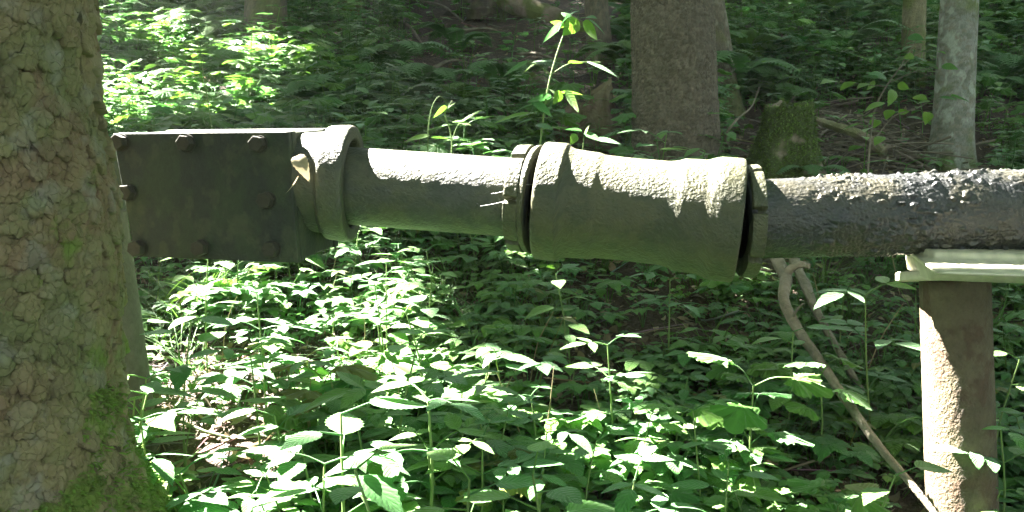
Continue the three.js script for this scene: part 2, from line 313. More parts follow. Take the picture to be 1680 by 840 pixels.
// bark rows: cells of bark as relief; returns geometry, colours per plate
function cell(u, v, per, seed) {
  let f1 = 9, f2 = 9, id = 0, ox = 0, oy = 0; const iu = Math.floor(u), iv = Math.floor(v);
  for (let a = -1; a <= 1; a++) for (let b = -1; b <= 1; b++) {
    const i = iu + a, j = iv + b, w = ((i % per) + per) % per, x = i + 0.15 + 0.7 * hash(w, j, seed), y = j + 0.15 + 0.7 * hash(w, j, seed + 1), d = Math.hypot(x - u, y - v);
    if (d < f1) { f2 = f1; f1 = d; id = hash(w, j, seed + 2); ox = u - x; oy = v - y; } else if (d < f2) f2 = d;
  }
  return [f1, f2, id, ox, oy];
}
function trunk({ base, top, r0, r1, flare = 0.25, roots = 5, cw = 0.03, ch = 0.035, depth = 0.006, tones, moss = 0, n = 150, fine = [0, 2], dy = 0.012, seed = 1, lichen = 0 }) {
  const pos = [], uv = [], idx = [], col = [], rows = [], hgt = top.y - base.y;
  for (let y = -0.25; y < hgt;) { rows.push(y); y += y > fine[0] - 0.1 && y < fine[1] ? dy : 0.22; } rows.push(hgt);
  const per = Math.max(6, Math.round(2 * Math.PI * r0 / cw));
  rows.forEach(y => {
    const t = y / hgt, fl = Math.exp(-Math.max(0, y) / (r0 * 1.3)), c = base.clone().lerp(top, t);
    for (let j = 0; j <= n; j++) {
      const th = (j % n) / n * 2 * Math.PI, R0 = lerp(r0, r1, t) + r0 * flare * fl * (1 + 0.7 * Math.sin(th * roots + seed)) + r0 * 0.05 * noise(Math.cos(th) * 1.2 + seed, Math.sin(th) * 1.2, y * 0.9);
      const wu = noise(th * 4, y * 18, seed) * 0.35, wv = noise(th * 4 + 7, y * 18, seed + 4) * 0.35;
      const [f1, f2, id, ox, oy] = cell(th / 6.2831853 * per + wu, y / ch + wv, per, seed * 31);
      const plate = sm(0.02, 0.22, f2 - f1), r = R0 + depth * (plate * (0.7 + 0.6 * id) + 0.5 * (ox * (id - 0.5) + oy * (id * 7 % 1 - 0.7)) * plate) + depth * 0.5 * fbm(th * 9, y * 40, seed, 3);
      const x = c.x + r * Math.cos(th), z = c.z + r * Math.sin(th); pos.push(x, base.y + y, z); uv.push(th * r0, y);
      let k = mix3(tones[Math.floor(id * 13) % tones.length], tones[Math.floor(id * 29) % tones.length], id);
      const mm = moss * sm(-0.15, 0.15, fbm(x * 5, y * 4, z * 5 + seed, 3) + 0.45 * fl * 1.3 - 0.25); k = mix3(k, mossC, mm);
      if (lichen) k = mix3(k, [0.3, 0.33, 0.28], lichen * sm(0.08, 0.2, fbm(x * 14, y * 10, z * 14 + 3 * seed, 3)));
      const s = 0.85 + 0.3 * hash(j, Math.round(y * 300), 5); col.push(k[0] * s, k[1] * s, k[2] * s);
    }
  });
  const w = n + 1; for (let i = 0; i < rows.length - 1; i++) for (let j = 0; j < n; j++) { const a = i * w + j; idx.push(a, a + w, a + 1, a + 1, a + w, a + w + 1); }
  return geo(pos, uv, idx, col);
}
const TREES = [];
function limbs(c, y0, y1, n, f, len) {
  const out = [];
  for (let k = 0; k < n; k++) { const y = lerp(y0, y1, (k + f() * 0.5) / n), a = k * 2.4 + f(), L = len * rr(0.6, 1, f), d = V(Math.cos(a), 0, Math.sin(a)), p = V(c.x, y, c.z); out.push(tube([p, p.clone().addScaledVector(d, L * 0.5).add(V(0, L * 0.12, 0)), p.clone().addScaledVector(d, L).add(V(0, L * 0.16, 0))], [0.05, 0.03, 0.012], { n: 8, m: 6 })); }
  return merge(out);
}
const TAN = [[0.11, 0.092, 0.07], [0.14, 0.115, 0.088], [0.08, 0.066, 0.048], [0.1, 0.088, 0.066]], DARK = [[0.12, 0.1, 0.075], [0.15, 0.125, 0.09], [0.1, 0.095, 0.07]], GREY = [[0.18, 0.19, 0.165], [0.22, 0.22, 0.2], [0.14, 0.14, 0.11], [0.2, 0.185, 0.15]];
// trees seen in the photograph: pixel of the foot, depth, width in pixels
function tree(name, label, px, py, d, wpx, topPx, o) {
  const b = P(px, py, d); b.y = H(b.x, b.z); const r = wpx / 2 * d / F, tp = P(topPx, 0, d), dir = tp.clone().sub(P(px, py, d)); dir.multiplyScalar(9 / dir.y);
  const t = thing(name, label, 'tree', b.toArray()), top = V(dir.x, 9, dir.z);
  part('trunk', trunk({ base: V(0, 0, 0), top, r0: r * 1.04, r1: r * 0.55, ...o }), M.bark, t); TREES.push({ t, x: b.x + dir.x * 0.8, z: b.z + dir.z * 0.8, y: b.y, c: V(dir.x * 0.75, 0, dir.z * 0.75) }); return t;
}
tree('spruce_tree', 'thick upright spruce trunk with flaky tan bark behind the wide pipe reducer', 1112, 265, 4.6, 132, 1105, { tones: TAN, cw: 0.02, ch: 0.021, depth: 0.01, n: 260, fine: [0, 1.4], dy: 0.006, seed: 2, flare: 0.1 });
tree('slim_tree', 'slim grey brown trunk close behind the thick spruce trunk', 1192, 170, 6.4, 46, 1166, { tones: DARK.concat([[0.22, 0.2, 0.16]]), seed: 3, moss: 0.5, n: 90, fine: [0, 1.3], dy: 0.015 });
tree('pale_tree', 'pale grey lichened trunk standing behind the lumpy coated pipe', 1556, 320, 5.4, 58, 1574, { tones: GREY, seed: 4, moss: 0.75, n: 150, fine: [0, 1.8], dy: 0.009, cw: 0.035, ch: 0.02, depth: 0.002, lichen: 0.8, flare: 0.35 });
tree('dark_tree', 'dark brown trunk at the top edge above the iron box', 437, 80, 7.7, 62, 436, { tones: DARK, seed: 5, n: 90, fine: [0, 1], dy: 0.02, moss: 0.4 });
tree('brown_tree', 'narrow reddish brown trunk at the top edge between dark trunk and bare slope', 573, 30, 9.4, 34, 572, { tones: [[0.2, 0.13, 0.1], [0.16, 0.11, 0.08]], seed: 6, n: 60, fine: [0, 1], dy: 0.03, moss: 0.6 });
tree('dark_tree', 'dark mossy trunk behind the tip of the tall green shoot', 985, 95, 7.4, 36, 978, { tones: DARK, seed: 7, n: 70, fine: [0, 1], dy: 0.02, moss: 0.3 });
tree('mossy_tree', 'mossy yellowish trunk behind the sapling left of the pale trunk', 1495, 150, 7.2, 34, 1500, { tones: [[0.2, 0.18, 0.1], [0.15, 0.14, 0.08]], seed: 8, n: 70, fine: [0, 1.4], dy: 0.02, moss: 0.8 });
// trees outside the frame, which carry the roof of leaves
for (const [x, z, r] of [[-7.5, -1.2, 0.22], [-5.9, -8.8, 0.25], [-10, -12, 0.3], [5.2, -2.6, 0.2], [7.5, -8, 0.28], [4.5, 3, 0.25], [-4.2, 4, 0.24], [0.5, 7, 0.28], [10, -14, 0.3], [-13, -5, 0.3], [-1, -15, 0.3], [9, 2, 0.25], [-10, 4, 0.25], [3, -13, 0.3], [-5, -16, 0.3], [-6, 10, 0.3], [6, 10, 0.3]]) {
  const b = V(x, H(x, z), z), t = thing('forest_tree', 'forest tree outside the picture that shades the slope', 'tree', b.toArray(), 'forest trees outside the picture');
  part('trunk', trunk({ base: V(0, 0, 0), top: V(rr(-0.5, 0.5), 9, rr(-0.5, 0.5)), r0: r, r1: r * 0.5, tones: DARK, n: 30, fine: [0, 0], seed: 20 + TREES.length }), M.bark, t); TREES.push({ t, x, z, y: b.y, c: V(0, 0, 0) });
}

// ------------------------------------------------------------ the big trunk at the left
const BIGTREE = (() => {
  const D = 1.95, cpx = -60, edge = [[0, 186], [150, 186], [220, 192], [330, 202], [480, 198], [600, 192], [690, 190], [760, 196], [800, 206], [840, 220], [900, 248]];
  const ca = Math.atan((cpx - 840) / F), dist = D / Math.cos(ca), c0 = P(cpx, 420, D);
  const yOf = py => P(cpx, py, D).y, rOf = py => dist * Math.sin(Math.atan((table(edge, py) - 840) / F) - ca), tab = []; for (let py = 900; py >= -20; py -= 10) tab.push([yOf(py), rOf(py)]);
  const yb = H(c0.x, c0.z), rad = y => table(tab, y) - Math.max(0, y - tab[tab.length - 1][0]) * 0.012;
  const t = thing('tree', 'large near trunk with thick scaly bark and mossy foot at the left edge', 'tree', [c0.x, yb, c0.z]);
  const surf = (th, y) => { const R1 = rad(y + yb), fl = Math.max(0, R1 - 0.4); return R1 - 0.013 + fl * 0 + 0.012 * noise(Math.cos(th) * 3, Math.sin(th) * 3, y * 3); };
  const pos = [], uv = [], idx = [], col = [], n = 320, rows = [];
  for (let y = -0.2; y < 9;) { rows.push(y); y += y < 1.9 ? 0.008 : 0.25; }
  const tonesB = [[0.17, 0.142, 0.075], [0.145, 0.132, 0.06], [0.15, 0.108, 0.062], [0.115, 0.12, 0.052], [0.165, 0.152, 0.1], [0.095, 0.08, 0.048]];
  const tone = (x, y, z) => { let k = mix3(tonesB[0], tonesB[3], sm(-0.15, 0.15, fbm(x * 4, y * 3, z * 4, 3))); k = mix3(k, tonesB[2], sm(0.02, 0.2, fbm(x * 6 + 9, y * 5, z * 6, 3))); return mix3(k, [0.19, 0.19, 0.16], 0.6 * sm(0.1, 0.25, fbm(x * 11, y * 11 + 4, z * 11, 3))); };
  rows.forEach(y => { for (let j = 0; j <= n; j++) {
    const th = (j % n) / n * 6.2831853, [f1, f2, id] = cell(th / 6.2831853 * 60 + noise(th * 9, y * 14) * 0.5, y / 0.032 + noise(th * 9, y * 14, 9) * 0.5, 60, 77);
    const r = surf(th, y) + 0.009 * sm(0.02, 0.2, f2 - f1) * (0.3 + id) + 0.008 * fbm(th * 16, y * 40, 3, 4), x = r * Math.cos(th), z = r * Math.sin(th);
    pos.push(x, y, z); uv.push(th * 0.3, y); const k = tone(x, y, z); col.push(...mix3(k, mossC, sm(-0.05, 0.12, fbm(x * 6, y * 6, z * 6, 3) + 0.5 * (0.4 - y)))); } });
  const w = n + 1; for (let i = 0; i < rows.length - 1; i++) for (let j = 0; j < n; j++) { const a = i * w + j; idx.push(a, a + w, a + 1, a + 1, a + w, a + w + 1); }
  part('trunk', geo(pos, uv, idx, col), M.bark, t);
  // bark plates: cells of a jittered grid, each bent round the trunk, its edges lifted by its own tilt
  const f = rng(5), cwid = 0.036, chei = 0.058, N = Math.round(2 * Math.PI * 0.31 / cwid), pt = (i, j) => [(i + 0.5 + (j % 2) * 0.5 + (hash((i + 5 * N) % N, j, 1) - 0.5) * 1.15) / N * 6.2831853, (j + (hash((i + 5 * N) % N, j, 2) - 0.5) * 1.15) * chei];
  const toCam = Math.atan2(-c0.z, -c0.x), S = 0.31;
  const plates = [];
  for (let j = 0; j < 30; j++) for (let i = 0; i < N; i++) {
    const [th0, y0] = pt(i, j); let da = th0 - toCam; da = Math.atan2(Math.sin(da), Math.cos(da)); if (Math.abs(da) > 1.75 || y0 < 0.05 || hash(i, j, 9) < 0.2) continue;
    let poly = [[-0.09, -0.11], [0.09, -0.11], [0.09, 0.11], [-0.09, 0.11]];
    for (let a = -2; a <= 2; a++) for (let b = -2; b <= 2; b++) { if (!a && !b) continue; const [t1, y1] = pt(i + a, j + b); const dx = (t1 - th0) * S, dy = y1 - y0, l = Math.hypot(dx, dy), nx = dx / l, ny = dy / l, q = l / 2 + 0.0018, out = [];
      for (let k = 0; k < poly.length; k++) { const p = poly[k], p2 = poly[(k + 1) % poly.length], s1 = p[0] * nx + p[1] * ny - q, s2 = p2[0] * nx + p2[1] * ny - q; if (s1 <= 0) out.push(p); if (s1 * s2 < 0) { const u = s1 / (s1 - s2); out.push([lerp(p[0], p2[0], u), lerp(p[1], p2[1], u)]); } } poly = out; }
    if (poly.length < 3) continue;
    const m = 26, ring = [], cx = poly.reduce((s, p) => s + p[0], 0) / poly.length, cy = poly.reduce((s, p) => s + p[1], 0) / poly.length;
    for (let k = 0; k < m; k++) { const a = k / m * 6.2831853, dx = Math.cos(a), dy = Math.sin(a); let best = 1; for (let e = 0; e < poly.length; e++) { const p = poly[e], q = poly[(e + 1) % poly.length], ex = q[0] - p[0], ey = q[1] - p[1], den = dx * ey - dy * ex; if (Math.abs(den) < 1e-9) continue; const s = ((p[0] - cx) * ey - (p[1] - cy) * ex) / den; if (s > 0 && s < best) best = s; } ring.push(best); }
    for (let q = 0; q < 2; q++) { const c = ring.slice(); for (let k = 0; k < m; k++) ring[k] = 0.5 * c[k] + 0.25 * (c[(k + 1) % m] + c[(k + m - 1) % m]); }
    const pp = [], uu = [], ii = [], cc = [], tx = (f() - 0.5) * 0.46, ty = (f() - 0.68) * 0.5, hh = 0.006 + 0.01 * f(), tn = tonesB[Math.floor(f() * 6)], levels = [[0, 1], [0.45, 1], [0.8, 0.96], [0.95, 0.75], [1.0, 0.25], [1.0, -0.9]];
    levels.forEach(([q, lv]) => { for (let k = 0; k < m; k++) { const a = k / m * 6.2831853, rg = ring[k] * q * (1 + (0.1 + 0.16 * q) * noise(Math.cos(a) * 2.4 + i * 5, Math.sin(a) * 2.4 + j * 3.1, 3) + 0.22 * q * noise(Math.cos(a) * 5 + i * 5, Math.sin(a) * 5 + j * 3.1, 9)), x = cx + Math.cos(a) * rg, y = cy + Math.sin(a) * rg, Y = y0 + y, th = th0 + x / S, r = surf(th, Y) + hh * lv + (lv > 0 ? x * tx + y * ty + 0.009 * fbm(x * 75 + i, y * 75 + j, 2, 4) : 0);
      pp.push(r * Math.cos(th), Y, r * Math.sin(th)); uu.push(th * S, Y); const X = r * Math.cos(th), Z = r * Math.sin(th), kk = mix3(tn, tone(X, Y, Z), 0.6); cc.push(...mix3(kk, mossC, sm(0, 0.12, fbm(X * 6, Y * 6, Z * 6, 3) + 0.5 * (0.36 - Y)))); } });
    for (let q = 0; q < levels.length - 1; q++) for (let k = 0; k < m; k++) { const a = q * m + k, b = q * m + (k + 1) % m; ii.push(a, a + m, b, b, a + m, b + m); }
    const mid = V(c0.x + surf(th0, y0) * Math.cos(th0), yb + y0, c0.z + surf(th0, y0) * Math.sin(th0)), [qx, qy] = pixelOf(mid), area = poly.length;
    plates.push([(qx > -15 && qx < 300 && qy > -15 && qy < 860 ? 0 : 10) + Math.abs(da), geo(pp, uu, ii, cc)]);
  }
  plates.sort((a, b) => a[0] - b[0]); const shown = plates.slice(0, 300), rest = plates.slice(300);
  for (const q of shown) part('bark_plate', q[1], M.bark, t);
  if (rest.length) part('bark_plate', mergeGeometries(rest.map(q => q[1])), M.bark, t).userData.kind = 'stuff';
  // moss tufts on the root flare
  const tf = []; const one = leaf(0.016, 0.006, { n: 3, droop: 0.4, fold: 0.2, cols: 1 });
  for (let k = 0; k < 9000; k++) { const th = toCam + rr(-1.6, 1.9, f), y = Math.pow(f(), 1.2) * 0.62 - 0.02, r = surf(th, y) + 0.006, x = r * Math.cos(th), z = r * Math.sin(th); if (fbm(x * 6, y * 6, z * 6, 3) + 0.8 * (0.36 - y) + 0.12 * Math.cos(th + 0.3) < 0.02) continue; const q = place(one, V(x, y, z), -th + rr(-0.8, 0.8, f), rr(-0.2, 1.1, f), rr(-0.5, 0.5, f), rr(0.7, 1.5, f)); tf.push(q); }
  const mo = part('moss', merge(tf), MOSS, t); mo.userData.kind = 'stuff';
  TREES.push({ t, x: c0.x, z: c0.z, y: yb, c: V(0, 0, 0) }); return { c0, surf, yb };
})();

// ------------------------------------------------------------ the pipeline
const PIPE = (() => {
  const root = thing('pipeline', 'old iron pipeline crossing the forest with bolted box, reducer and lumpy coated pipe', 'pipeline', P(840, 420, 2.45).toArray());
  const add = (n, g, m, p = root) => wpart(n, g, m, p);
  // bolted box: front corners as seen, thickness behind them
  const TL = P(184, 219, 2.56), TR = P(473, 216, 2.46), BR = P(490, 432, 2.47), BL = P(221, 421, 2.57), nrm = V(0, 0, 0).crossVectors(TR.clone().sub(TL), BL.clone().sub(TL)).normalize().negate();
  if (nrm.z < 0) nrm.negate();
  const bilin = (u, v, z) => TL.clone().lerp(TR, u).lerp(BL.clone().lerp(BR, u), 1 - v).addScaledVector(nrm, z).add(V(0, -z * 0.11, 0));
  const slab = (u0, u1, v0, v1, z0, z1, r = 0.004) => { const w = (u1 - u0) * 0.5, h = (v1 - v0) * 0.37, g = new RoundedBoxGeometry(w, h, z1 - z0, 2, r); const p = g.attributes.position; for (let i = 0; i < p.count; i++) { const q = bilin(lerp(u0, u1, p.getX(i) / w + 0.5), lerp(v0, v1, p.getY(i) / h + 0.5), (z0 + z1) / 2 + p.getZ(i)); p.setXYZ(i, q.x, q.y, q.z); } g.computeVertexNormals(); const uv = g.attributes.uv; for (let i = 0; i < uv.count; i++) uv.setXY(i, p.getX(i) + p.getZ(i), p.getY(i) + p.getZ(i)); return g; };
  const house = add('box_housing', slab(0.012, 0.99, 0.012, 0.993, -0.27, -0.048), M.boxIron);
  wpart('housing_flange', slab(0.004, 1.004, 0, 1.003, -0.047, -0.021), M.boxIron, house);
  wpart('cover_plate', slab(0, 1, 0, 1, -0.019, 0), M.boxIron, house);
  wpart('back_flange', slab(0.0, 1.0, 0, 1.004, -0.3, -0.271), M.boxIron, house);
  const hex = (c, r, h) => { const s = new THREE.Shape(), a0 = R(); for (let k = 0; k < 6; k++) { const a = a0 + k * Math.PI / 3; k ? s.lineTo(r * Math.cos(a), r * Math.sin(a)) : s.moveTo(r * Math.cos(a), r * Math.sin(a)); } const g = new THREE.ExtrudeGeometry(s, { depth: h, bevelEnabled: true, bevelSize: 0.003, bevelThickness: 0.003, bevelSegments: 2 }); const w = new THREE.CylinderGeometry(r * 1.25, r * 1.3, 0.005, 24).rotateX(Math.PI / 2).toNonIndexed(); const m = mergeGeometries([g, w]); m.applyQuaternion(Q.setFromUnitVectors(V(0, 0, 1), nrm)); m.translate(c.x, c.y, c.z); return m; };
  for (const [u, v] of [[0.045, 0.925], [0.43, 0.915], [0.835, 0.905], [0.04, 0.52], [0.85, 0.475], [0.04, 0.07], [0.43, 0.09], [0.855, 0.1]]) wpart('bolt', hex(bilin(u, v, 0.001), 0.02, 0.025), M.boltIron, house);
  // lumps and pits of cast iron
  const cast = (a = 0.0006) => (th, x) => a * fbm(Math.cos(th) * 9, Math.sin(th) * 9, x * 60, 4) * 2;
  const seg = (name, a, b, rows, mat, o = {}) => { const A = P(...a), B = P(...b), L = A.distanceTo(B); return add(name, turned(A, B, soften(rows.map(([x, r]) => [x / L, r]), L, o.c ?? 0.005), { m: o.m ?? 128, step: o.step ?? 0.006, extra: o.extra ?? cast() }), mat); };
  // left of the box: flange and rusty stub behind the trunk
  seg('flange_ring', [150, 330, 2.68], [186, 330, 2.675], [[0, 0.06], [0.0, 0.165], [0.03, 0.165], [0.031, 0.06]], M.ironPipe);
  seg('pipe_stub', [-60, 326, 2.72], [178, 328, 2.68], [[0, 0.09], [0.42, 0.09]], M.rust);
  // neck and socket collar right of the box
  const nk = P(478, 297, 2.61), nkEnd = P(606, 303, 2.6), nl = nk.distanceTo(nkEnd), px = nl / 128;
  const neckRows = [[0, 0.06], [0, 0.135], [14, 0.142], [40, 0.146], [54, 0.148], [60, 0.15], [63, 0.166], [96, 0.171], [103, 0.168], [103.5, 0.128], [92, 0.126], [60, 0.122]].map(([x, r]) => [x * px, r]);
  seg('socket_collar', [478, 297, 2.61], [606, 303, 2.6], neckRows, M.ironPipe, { c: 0.008 });
  // straight thin pipe
  { const A = P(545, 303, 2.605), B = P(852, 325, 2.48); seg('pipe_section', [545, 303, 2.605], [852, 325, 2.48], [[0, 0.1135], [A.distanceTo(B), 0.11]], M.ironPipe); }
  // castellated ring: lugs with gaps
  const lugs = (n, cut, wid, ph) => (th, x, r) => { const k = ((th + ph) * n / 6.2831853) % 1; return (k < wid && r > 0.12 ? -cut : 0) + cast(0.0008)(th, x); };
  const notch = { extra: lugs(7, 0.022, 0.1, 0.42), m: 210, step: 0.004, c: 0.003 };
  seg('lug_ring', [845, 324.5, 2.487], [868, 326.5, 2.478], [[0, 0.1], [0, 0.147], [0.04, 0.151], [0.041, 0.1]], M.algaeIron, notch);
  seg('seal_ring', [866, 326.5, 2.478], [880, 328, 2.473], [[0, 0.1], [0, 0.138], [0.02, 0.138], [0.021, 0.1]], M.rubber);
  seg('clamp_ring', [872.5, 327, 2.476], [884, 328.2, 2.47], [[0, 0.1], [0, 0.149], [0.018, 0.153], [0.019, 0.1]], M.algaeIron);
  // reducer
  { const a = [886, 329, 2.47], b = [1212, 362.5, 2.375], L = P(...a).distanceTo(P(...b)), k = L / 326;
    seg('reducer', a, b, [[0, 0.12], [0, 0.158], [4, 0.1635], [39, 0.1645], [43, 0.157], [52, 0.151], [78, 0.148], [94, 0.147], [101, 0.1425], [150, 0.1405], [210, 0.142], [222, 0.146], [232, 0.1525], [268, 0.155], [280, 0.162], [290, 0.1665], [322, 0.167], [326, 0.164], [326.5, 0.12]].map(([x, r]) => [x * k, r]), M.algaeIron, { m: 160, step: 0.005, c: 0.003, extra: cast(0.0004) }); }
  // right flange with gaps, then the coated pipe
  seg('seal_ring', [1212, 362, 2.38], [1222, 361.5, 2.38], [[0, 0.1], [0, 0.135], [0.016, 0.135], [0.017, 0.1]], M.rubber);
  seg('lug_ring', [1216.5, 362.6, 2.378], [1240, 363.2, 2.376], [[0, 0.1], [0, 0.149], [0.036, 0.152], [0.038, 0.1]], M.algaeIron, { ...notch, extra: lugs(7, 0.022, 0.1, 0.2) });
  { const A = P(1232, 360, 2.38), B = P(2060, 332, 2.37), L = A.distanceTo(B);
    const blis = (th, x) => { const lit = sm(0.08, 0.2, x) , cu = th / 6.2831853 * 28, [f1, f2, id] = cell(cu + noise(x * 30, th * 5) * 0.5, x / 0.025 + noise(x * 30, th * 5, 4) * 0.5, 28, 400), patch = sm(-0.2, 0.12, fbm(Math.cos(th) * 2.2, Math.sin(th) * 2.2, x * 5.5, 3)), lump = id > 0.45 ? Math.pow(Math.max(0, 1 - Math.pow(f1 / 0.6, 2)), 1.5) * (0.3 + id) : 0;
      const [g1, , id2] = cell(th / 6.2831853 * 80, x / 0.009, 80, 500), small = id2 > 0.6 ? Math.max(0, 1 - Math.pow(g1 / 0.5, 2)) : 0;
      const rip = Math.sin(x * 560 + 9 * fbm(Math.cos(th) * 3, Math.sin(th) * 3, x * 9, 3) + 8 * th) * (0.5 + 0.5 * noise(x * 9, th * 3));
      return 0.001 + lit * (0.0085 * lump * patch + 0.0024 * small * sm(-0.1, 0.2, noise(x * 14, th * 4, 8)) + 0.0014 * rip) + 0.003 * fbm(Math.cos(th) * 12, Math.sin(th) * 12, x * 70, 4); };
    add('coated_pipe', turned(A, B, [[0, 0.105], [1, 0.107]], { m: 420, step: 0.0032, extra: blis }), M.bitumen); }
  return { root };
})();

// ------------------------------------------------------------ posts and saddle
function post(name, label, topPt, botPt, r, mat, plate) {
  const t = thing(name, label, 'post', botPt.toArray()), dir = topPt.clone().sub(botPt);
  const g = turned(botPt.clone().addScaledVector(dir, -0.15), topPt, [[0, r], [0.999, r], [1, r * 0.3]], { m: 72, step: 0.01, extra: (th, x) => 0.002 * fbm(Math.cos(th) * 7, Math.sin(th) * 7, x * 50, 4) });
  wpart('tube', g, mat, t);
  if (plate) wpart('cap_plate', plate, M.cream, t);
  return t;
}
{
  const top = P(1566, 460, 2.44), low = P(1578, 840, 2.41), dir = low.clone().sub(top).multiplyScalar(1.3), bot = top.clone().add(dir); bot.y = Math.max(bot.y, 0);
  const c = P(1562, 453, 2.43), ax = top.clone().sub(low).normalize();
  const plate = turned(c.clone().addScaledVector(ax, -0.013), c.clone().addScaledVector(ax, 0.013), [[0, 0.02], [0, 0.136], [0.15, 0.142], [0.85, 0.142], [1, 0.137], [1, 0.02]], { m: 90, extra: (th, x, r) => r > 0.1 ? 0.006 * fbm(Math.cos(th) * 6, Math.sin(th) * 6, x * 40, 4) : 0 });
  post('support_post', 'rusty round steel post with round cap plate carrying the coated pipe at right', top, bot, 0.0895, M.postSteel, plate);
  // saddle: flared cradle between plate and pipe
  const t = thing('pipe_saddle', 'cream coloured flared iron saddle between round plate and coated pipe', 'saddle', P(1600, 440, 2.36).toArray());
  const A = P(1510, 426, 2.36), X = P(1960, 441, 2.3).sub(A), L = X.length(); X.normalize(); const up = V(0, 1, 0), Z = V(0, 0, 0).crossVectors(X, up).normalize(); if (Z.z < 0) Z.negate();
  const prof = [[0, 0.035], [0.066, 0.034], [0.071, 0.026], [0.078, 0.02], [0.088, 0.017], [0.11, 0.015], [0.15, 0.014], [0.19, 0.0135], [0.23, 0.013], [0.258, 0.012], [0.26, 0.009], [0.258, 0.004], [0.12, 0.002], [0.1, -0.006], [0.085, -0.04], [0, -0.04]], pos = [], uv = [], idx = [], n = 40, m = prof.length * 2 - 1;
  for (let i = 0; i <= n; i++) { const x = i / n * L; const full = prof.map(p => p).concat(prof.slice(0, -1).reverse().map(([z, y]) => [-z * (z > 0.1 ? 0.35 : 1), y])); full.forEach(([z, y], k) => { const fl = x === 0 ? 0 : 0; const ends = -0.06 * sm(0.06, 0.3, Math.abs(z)) * (1 - sm(0, 0.08, x)); const q = A.clone().addScaledVector(X, x + ends + fl).addScaledVector(up, y).addScaledVector(Z, z); pos.push(q.x, q.y, q.z); uv.push(x, y + z); }); }
  for (let i = 0; i < n; i++) for (let j = 0; j < m - 1; j++) { const a = i * m + j; idx.push(a, a + 1, a + m, a + 1, a + m + 1, a + m); }
  for (let j = 1; j < prof.length - 1; j++) { const a = j, b = j + 1, c2 = m - 1 - j, d2 = m - 2 - j; idx.push(a, c2, b, b, c2, d2); }
  wpart('cradle', geo(pos, uv, idx), M.cream, t);
  // post behind the big trunk, below the box
  const t2 = P(150, 352, 2.75), b2 = P(190, 640, 2.72), bb = t2.clone().add(b2.clone().sub(t2).multiplyScalar(1.5));
  post('support_post', 'grey green round post half hidden behind the large left trunk', t2, bb, 0.102, M.greyPost);
}

// ------------------------------------------------------------ stumps, logs, dead branches, brush
function stump(name, label, px, pyTop, pyBase, d, w, o) {
  const b = P(px, pyBase, d), tp = P(px, pyTop, d), g0 = H(b.x, b.z), h = tp.y - g0, r = w / 2 * d / F, t = thing(name, label, 'stump', [b.x, g0, b.z]), f = rng(o.seed), n = 120, pos = [], uv = [], idx = [], col = [], K = 46;
  for (let i = 0; i <= K + 8; i++) for (let j = 0; j <= n; j++) {
    const th = (j % n) / n * 6.2831853, topH = h * (1 + (o.rag ?? 0.05) * 2 * noise(Math.cos(th) * (o.rf ?? 1.5), Math.sin(th) * (o.rf ?? 1.5), o.seed)) + (o.spike ? o.spike(th) : 0); let y, q;
    if (i <= K) { y = lerp(-0.1, topH, i / K); q = 1; } else { q = 1 - (i - K) / 8; y = topH - (1 - q) * (o.hollow ?? 0.02) + 0.006 * noise(q * 9, th * 3, 2); }
    const fl = Math.exp(-Math.max(0, y) / (r * 1.1)), rr2 = q * (r * (1.12 - 0.22 * Math.min(1, Math.max(0, y / h))) + r * 0.55 * fl * (1 + 0.9 * Math.cos(th * 4 + o.seed)) + (o.root && fl > 0 ? r * 1.6 * fl * Math.pow(Math.max(0, Math.cos(th - o.root)), 9) : 0) + 0.02 * fbm(Math.cos(th) * 4, Math.sin(th) * 4, y * (o.grain ? 2 : 9), 4) + (o.moss ? 0.012 * fbm(Math.cos(th) * 14, Math.sin(th) * 14, y * 40, 3) : 0.006 * noise(th * 16, y * 3, 1)));
    const x = rr2 * Math.cos(th), z = rr2 * Math.sin(th); pos.push(x, y, z); uv.push(th * r, y);
    const m = o.moss * sm(-0.12, 0.06, fbm(x * 7, y * 6, z * 7 + o.seed, 3) + (o.moss >= 1 ? 0.24 : 0) + (i > K - 3 ? 0.12 : 0) - (i > K && x < 0 ? 0.3 : 0)); let k = mix3(o.wood, o.wood2, sm(-0.2, 0.2, fbm(x * 20, y * 4, z * 20, 3))); k = mix3(k, o.mossTone ?? mossC, m); col.push(...k);
  }
  const w2 = n + 1; for (let i = 0; i < K + 8; i++) for (let j = 0; j < n; j++) { const a = i * w2 + j; idx.push(a, a + w2, a + 1, a + 1, a + w2, a + w2 + 1); }
  const body = part('wood', geo(pos, uv, idx, col), M.bark, t);
  if (o.tufts) { const pa = body.geometry.attributes.position, ca = body.geometry.attributes.color, na = body.geometry.attributes.normal, list = [], one = leaf(0.022, 0.008, { n: 3, droop: 0.4, cols: 1 }); for (let k = 0; k < o.tufts; k++) { const i = Math.floor(f() * pa.count); if (ca.getY(i) < ca.getX(i) * 1.15) continue; const nn = V(na.getX(i), na.getY(i), na.getZ(i)); if (nn.y < -0.2) continue; list.push(place(one, V(pa.getX(i), pa.getY(i), pa.getZ(i)), -Math.atan2(nn.z, nn.x) + rr(-0.8, 0.8, f), rr(-0.3, 1, f) + nn.y * 0.6, 0, rr(0.6, 1.3, f))); } if (list.length) { const mo = part('moss', merge(list), MOSS, t); mo.userData.kind = 'stuff'; } }
  return t;
}
stump('mossy_stump', 'short stump covered in bright green moss right of the thick spruce trunk', 1290, 181, 292, 4.9, 80, { seed: 3, moss: 1, wood: [0.24, 0.19, 0.15], wood2: [0.3, 0.25, 0.2], tufts: 6000, root: Math.PI, rag: 0.1, rf: 2, mossTone: [0.055, 0.08, 0.018] });
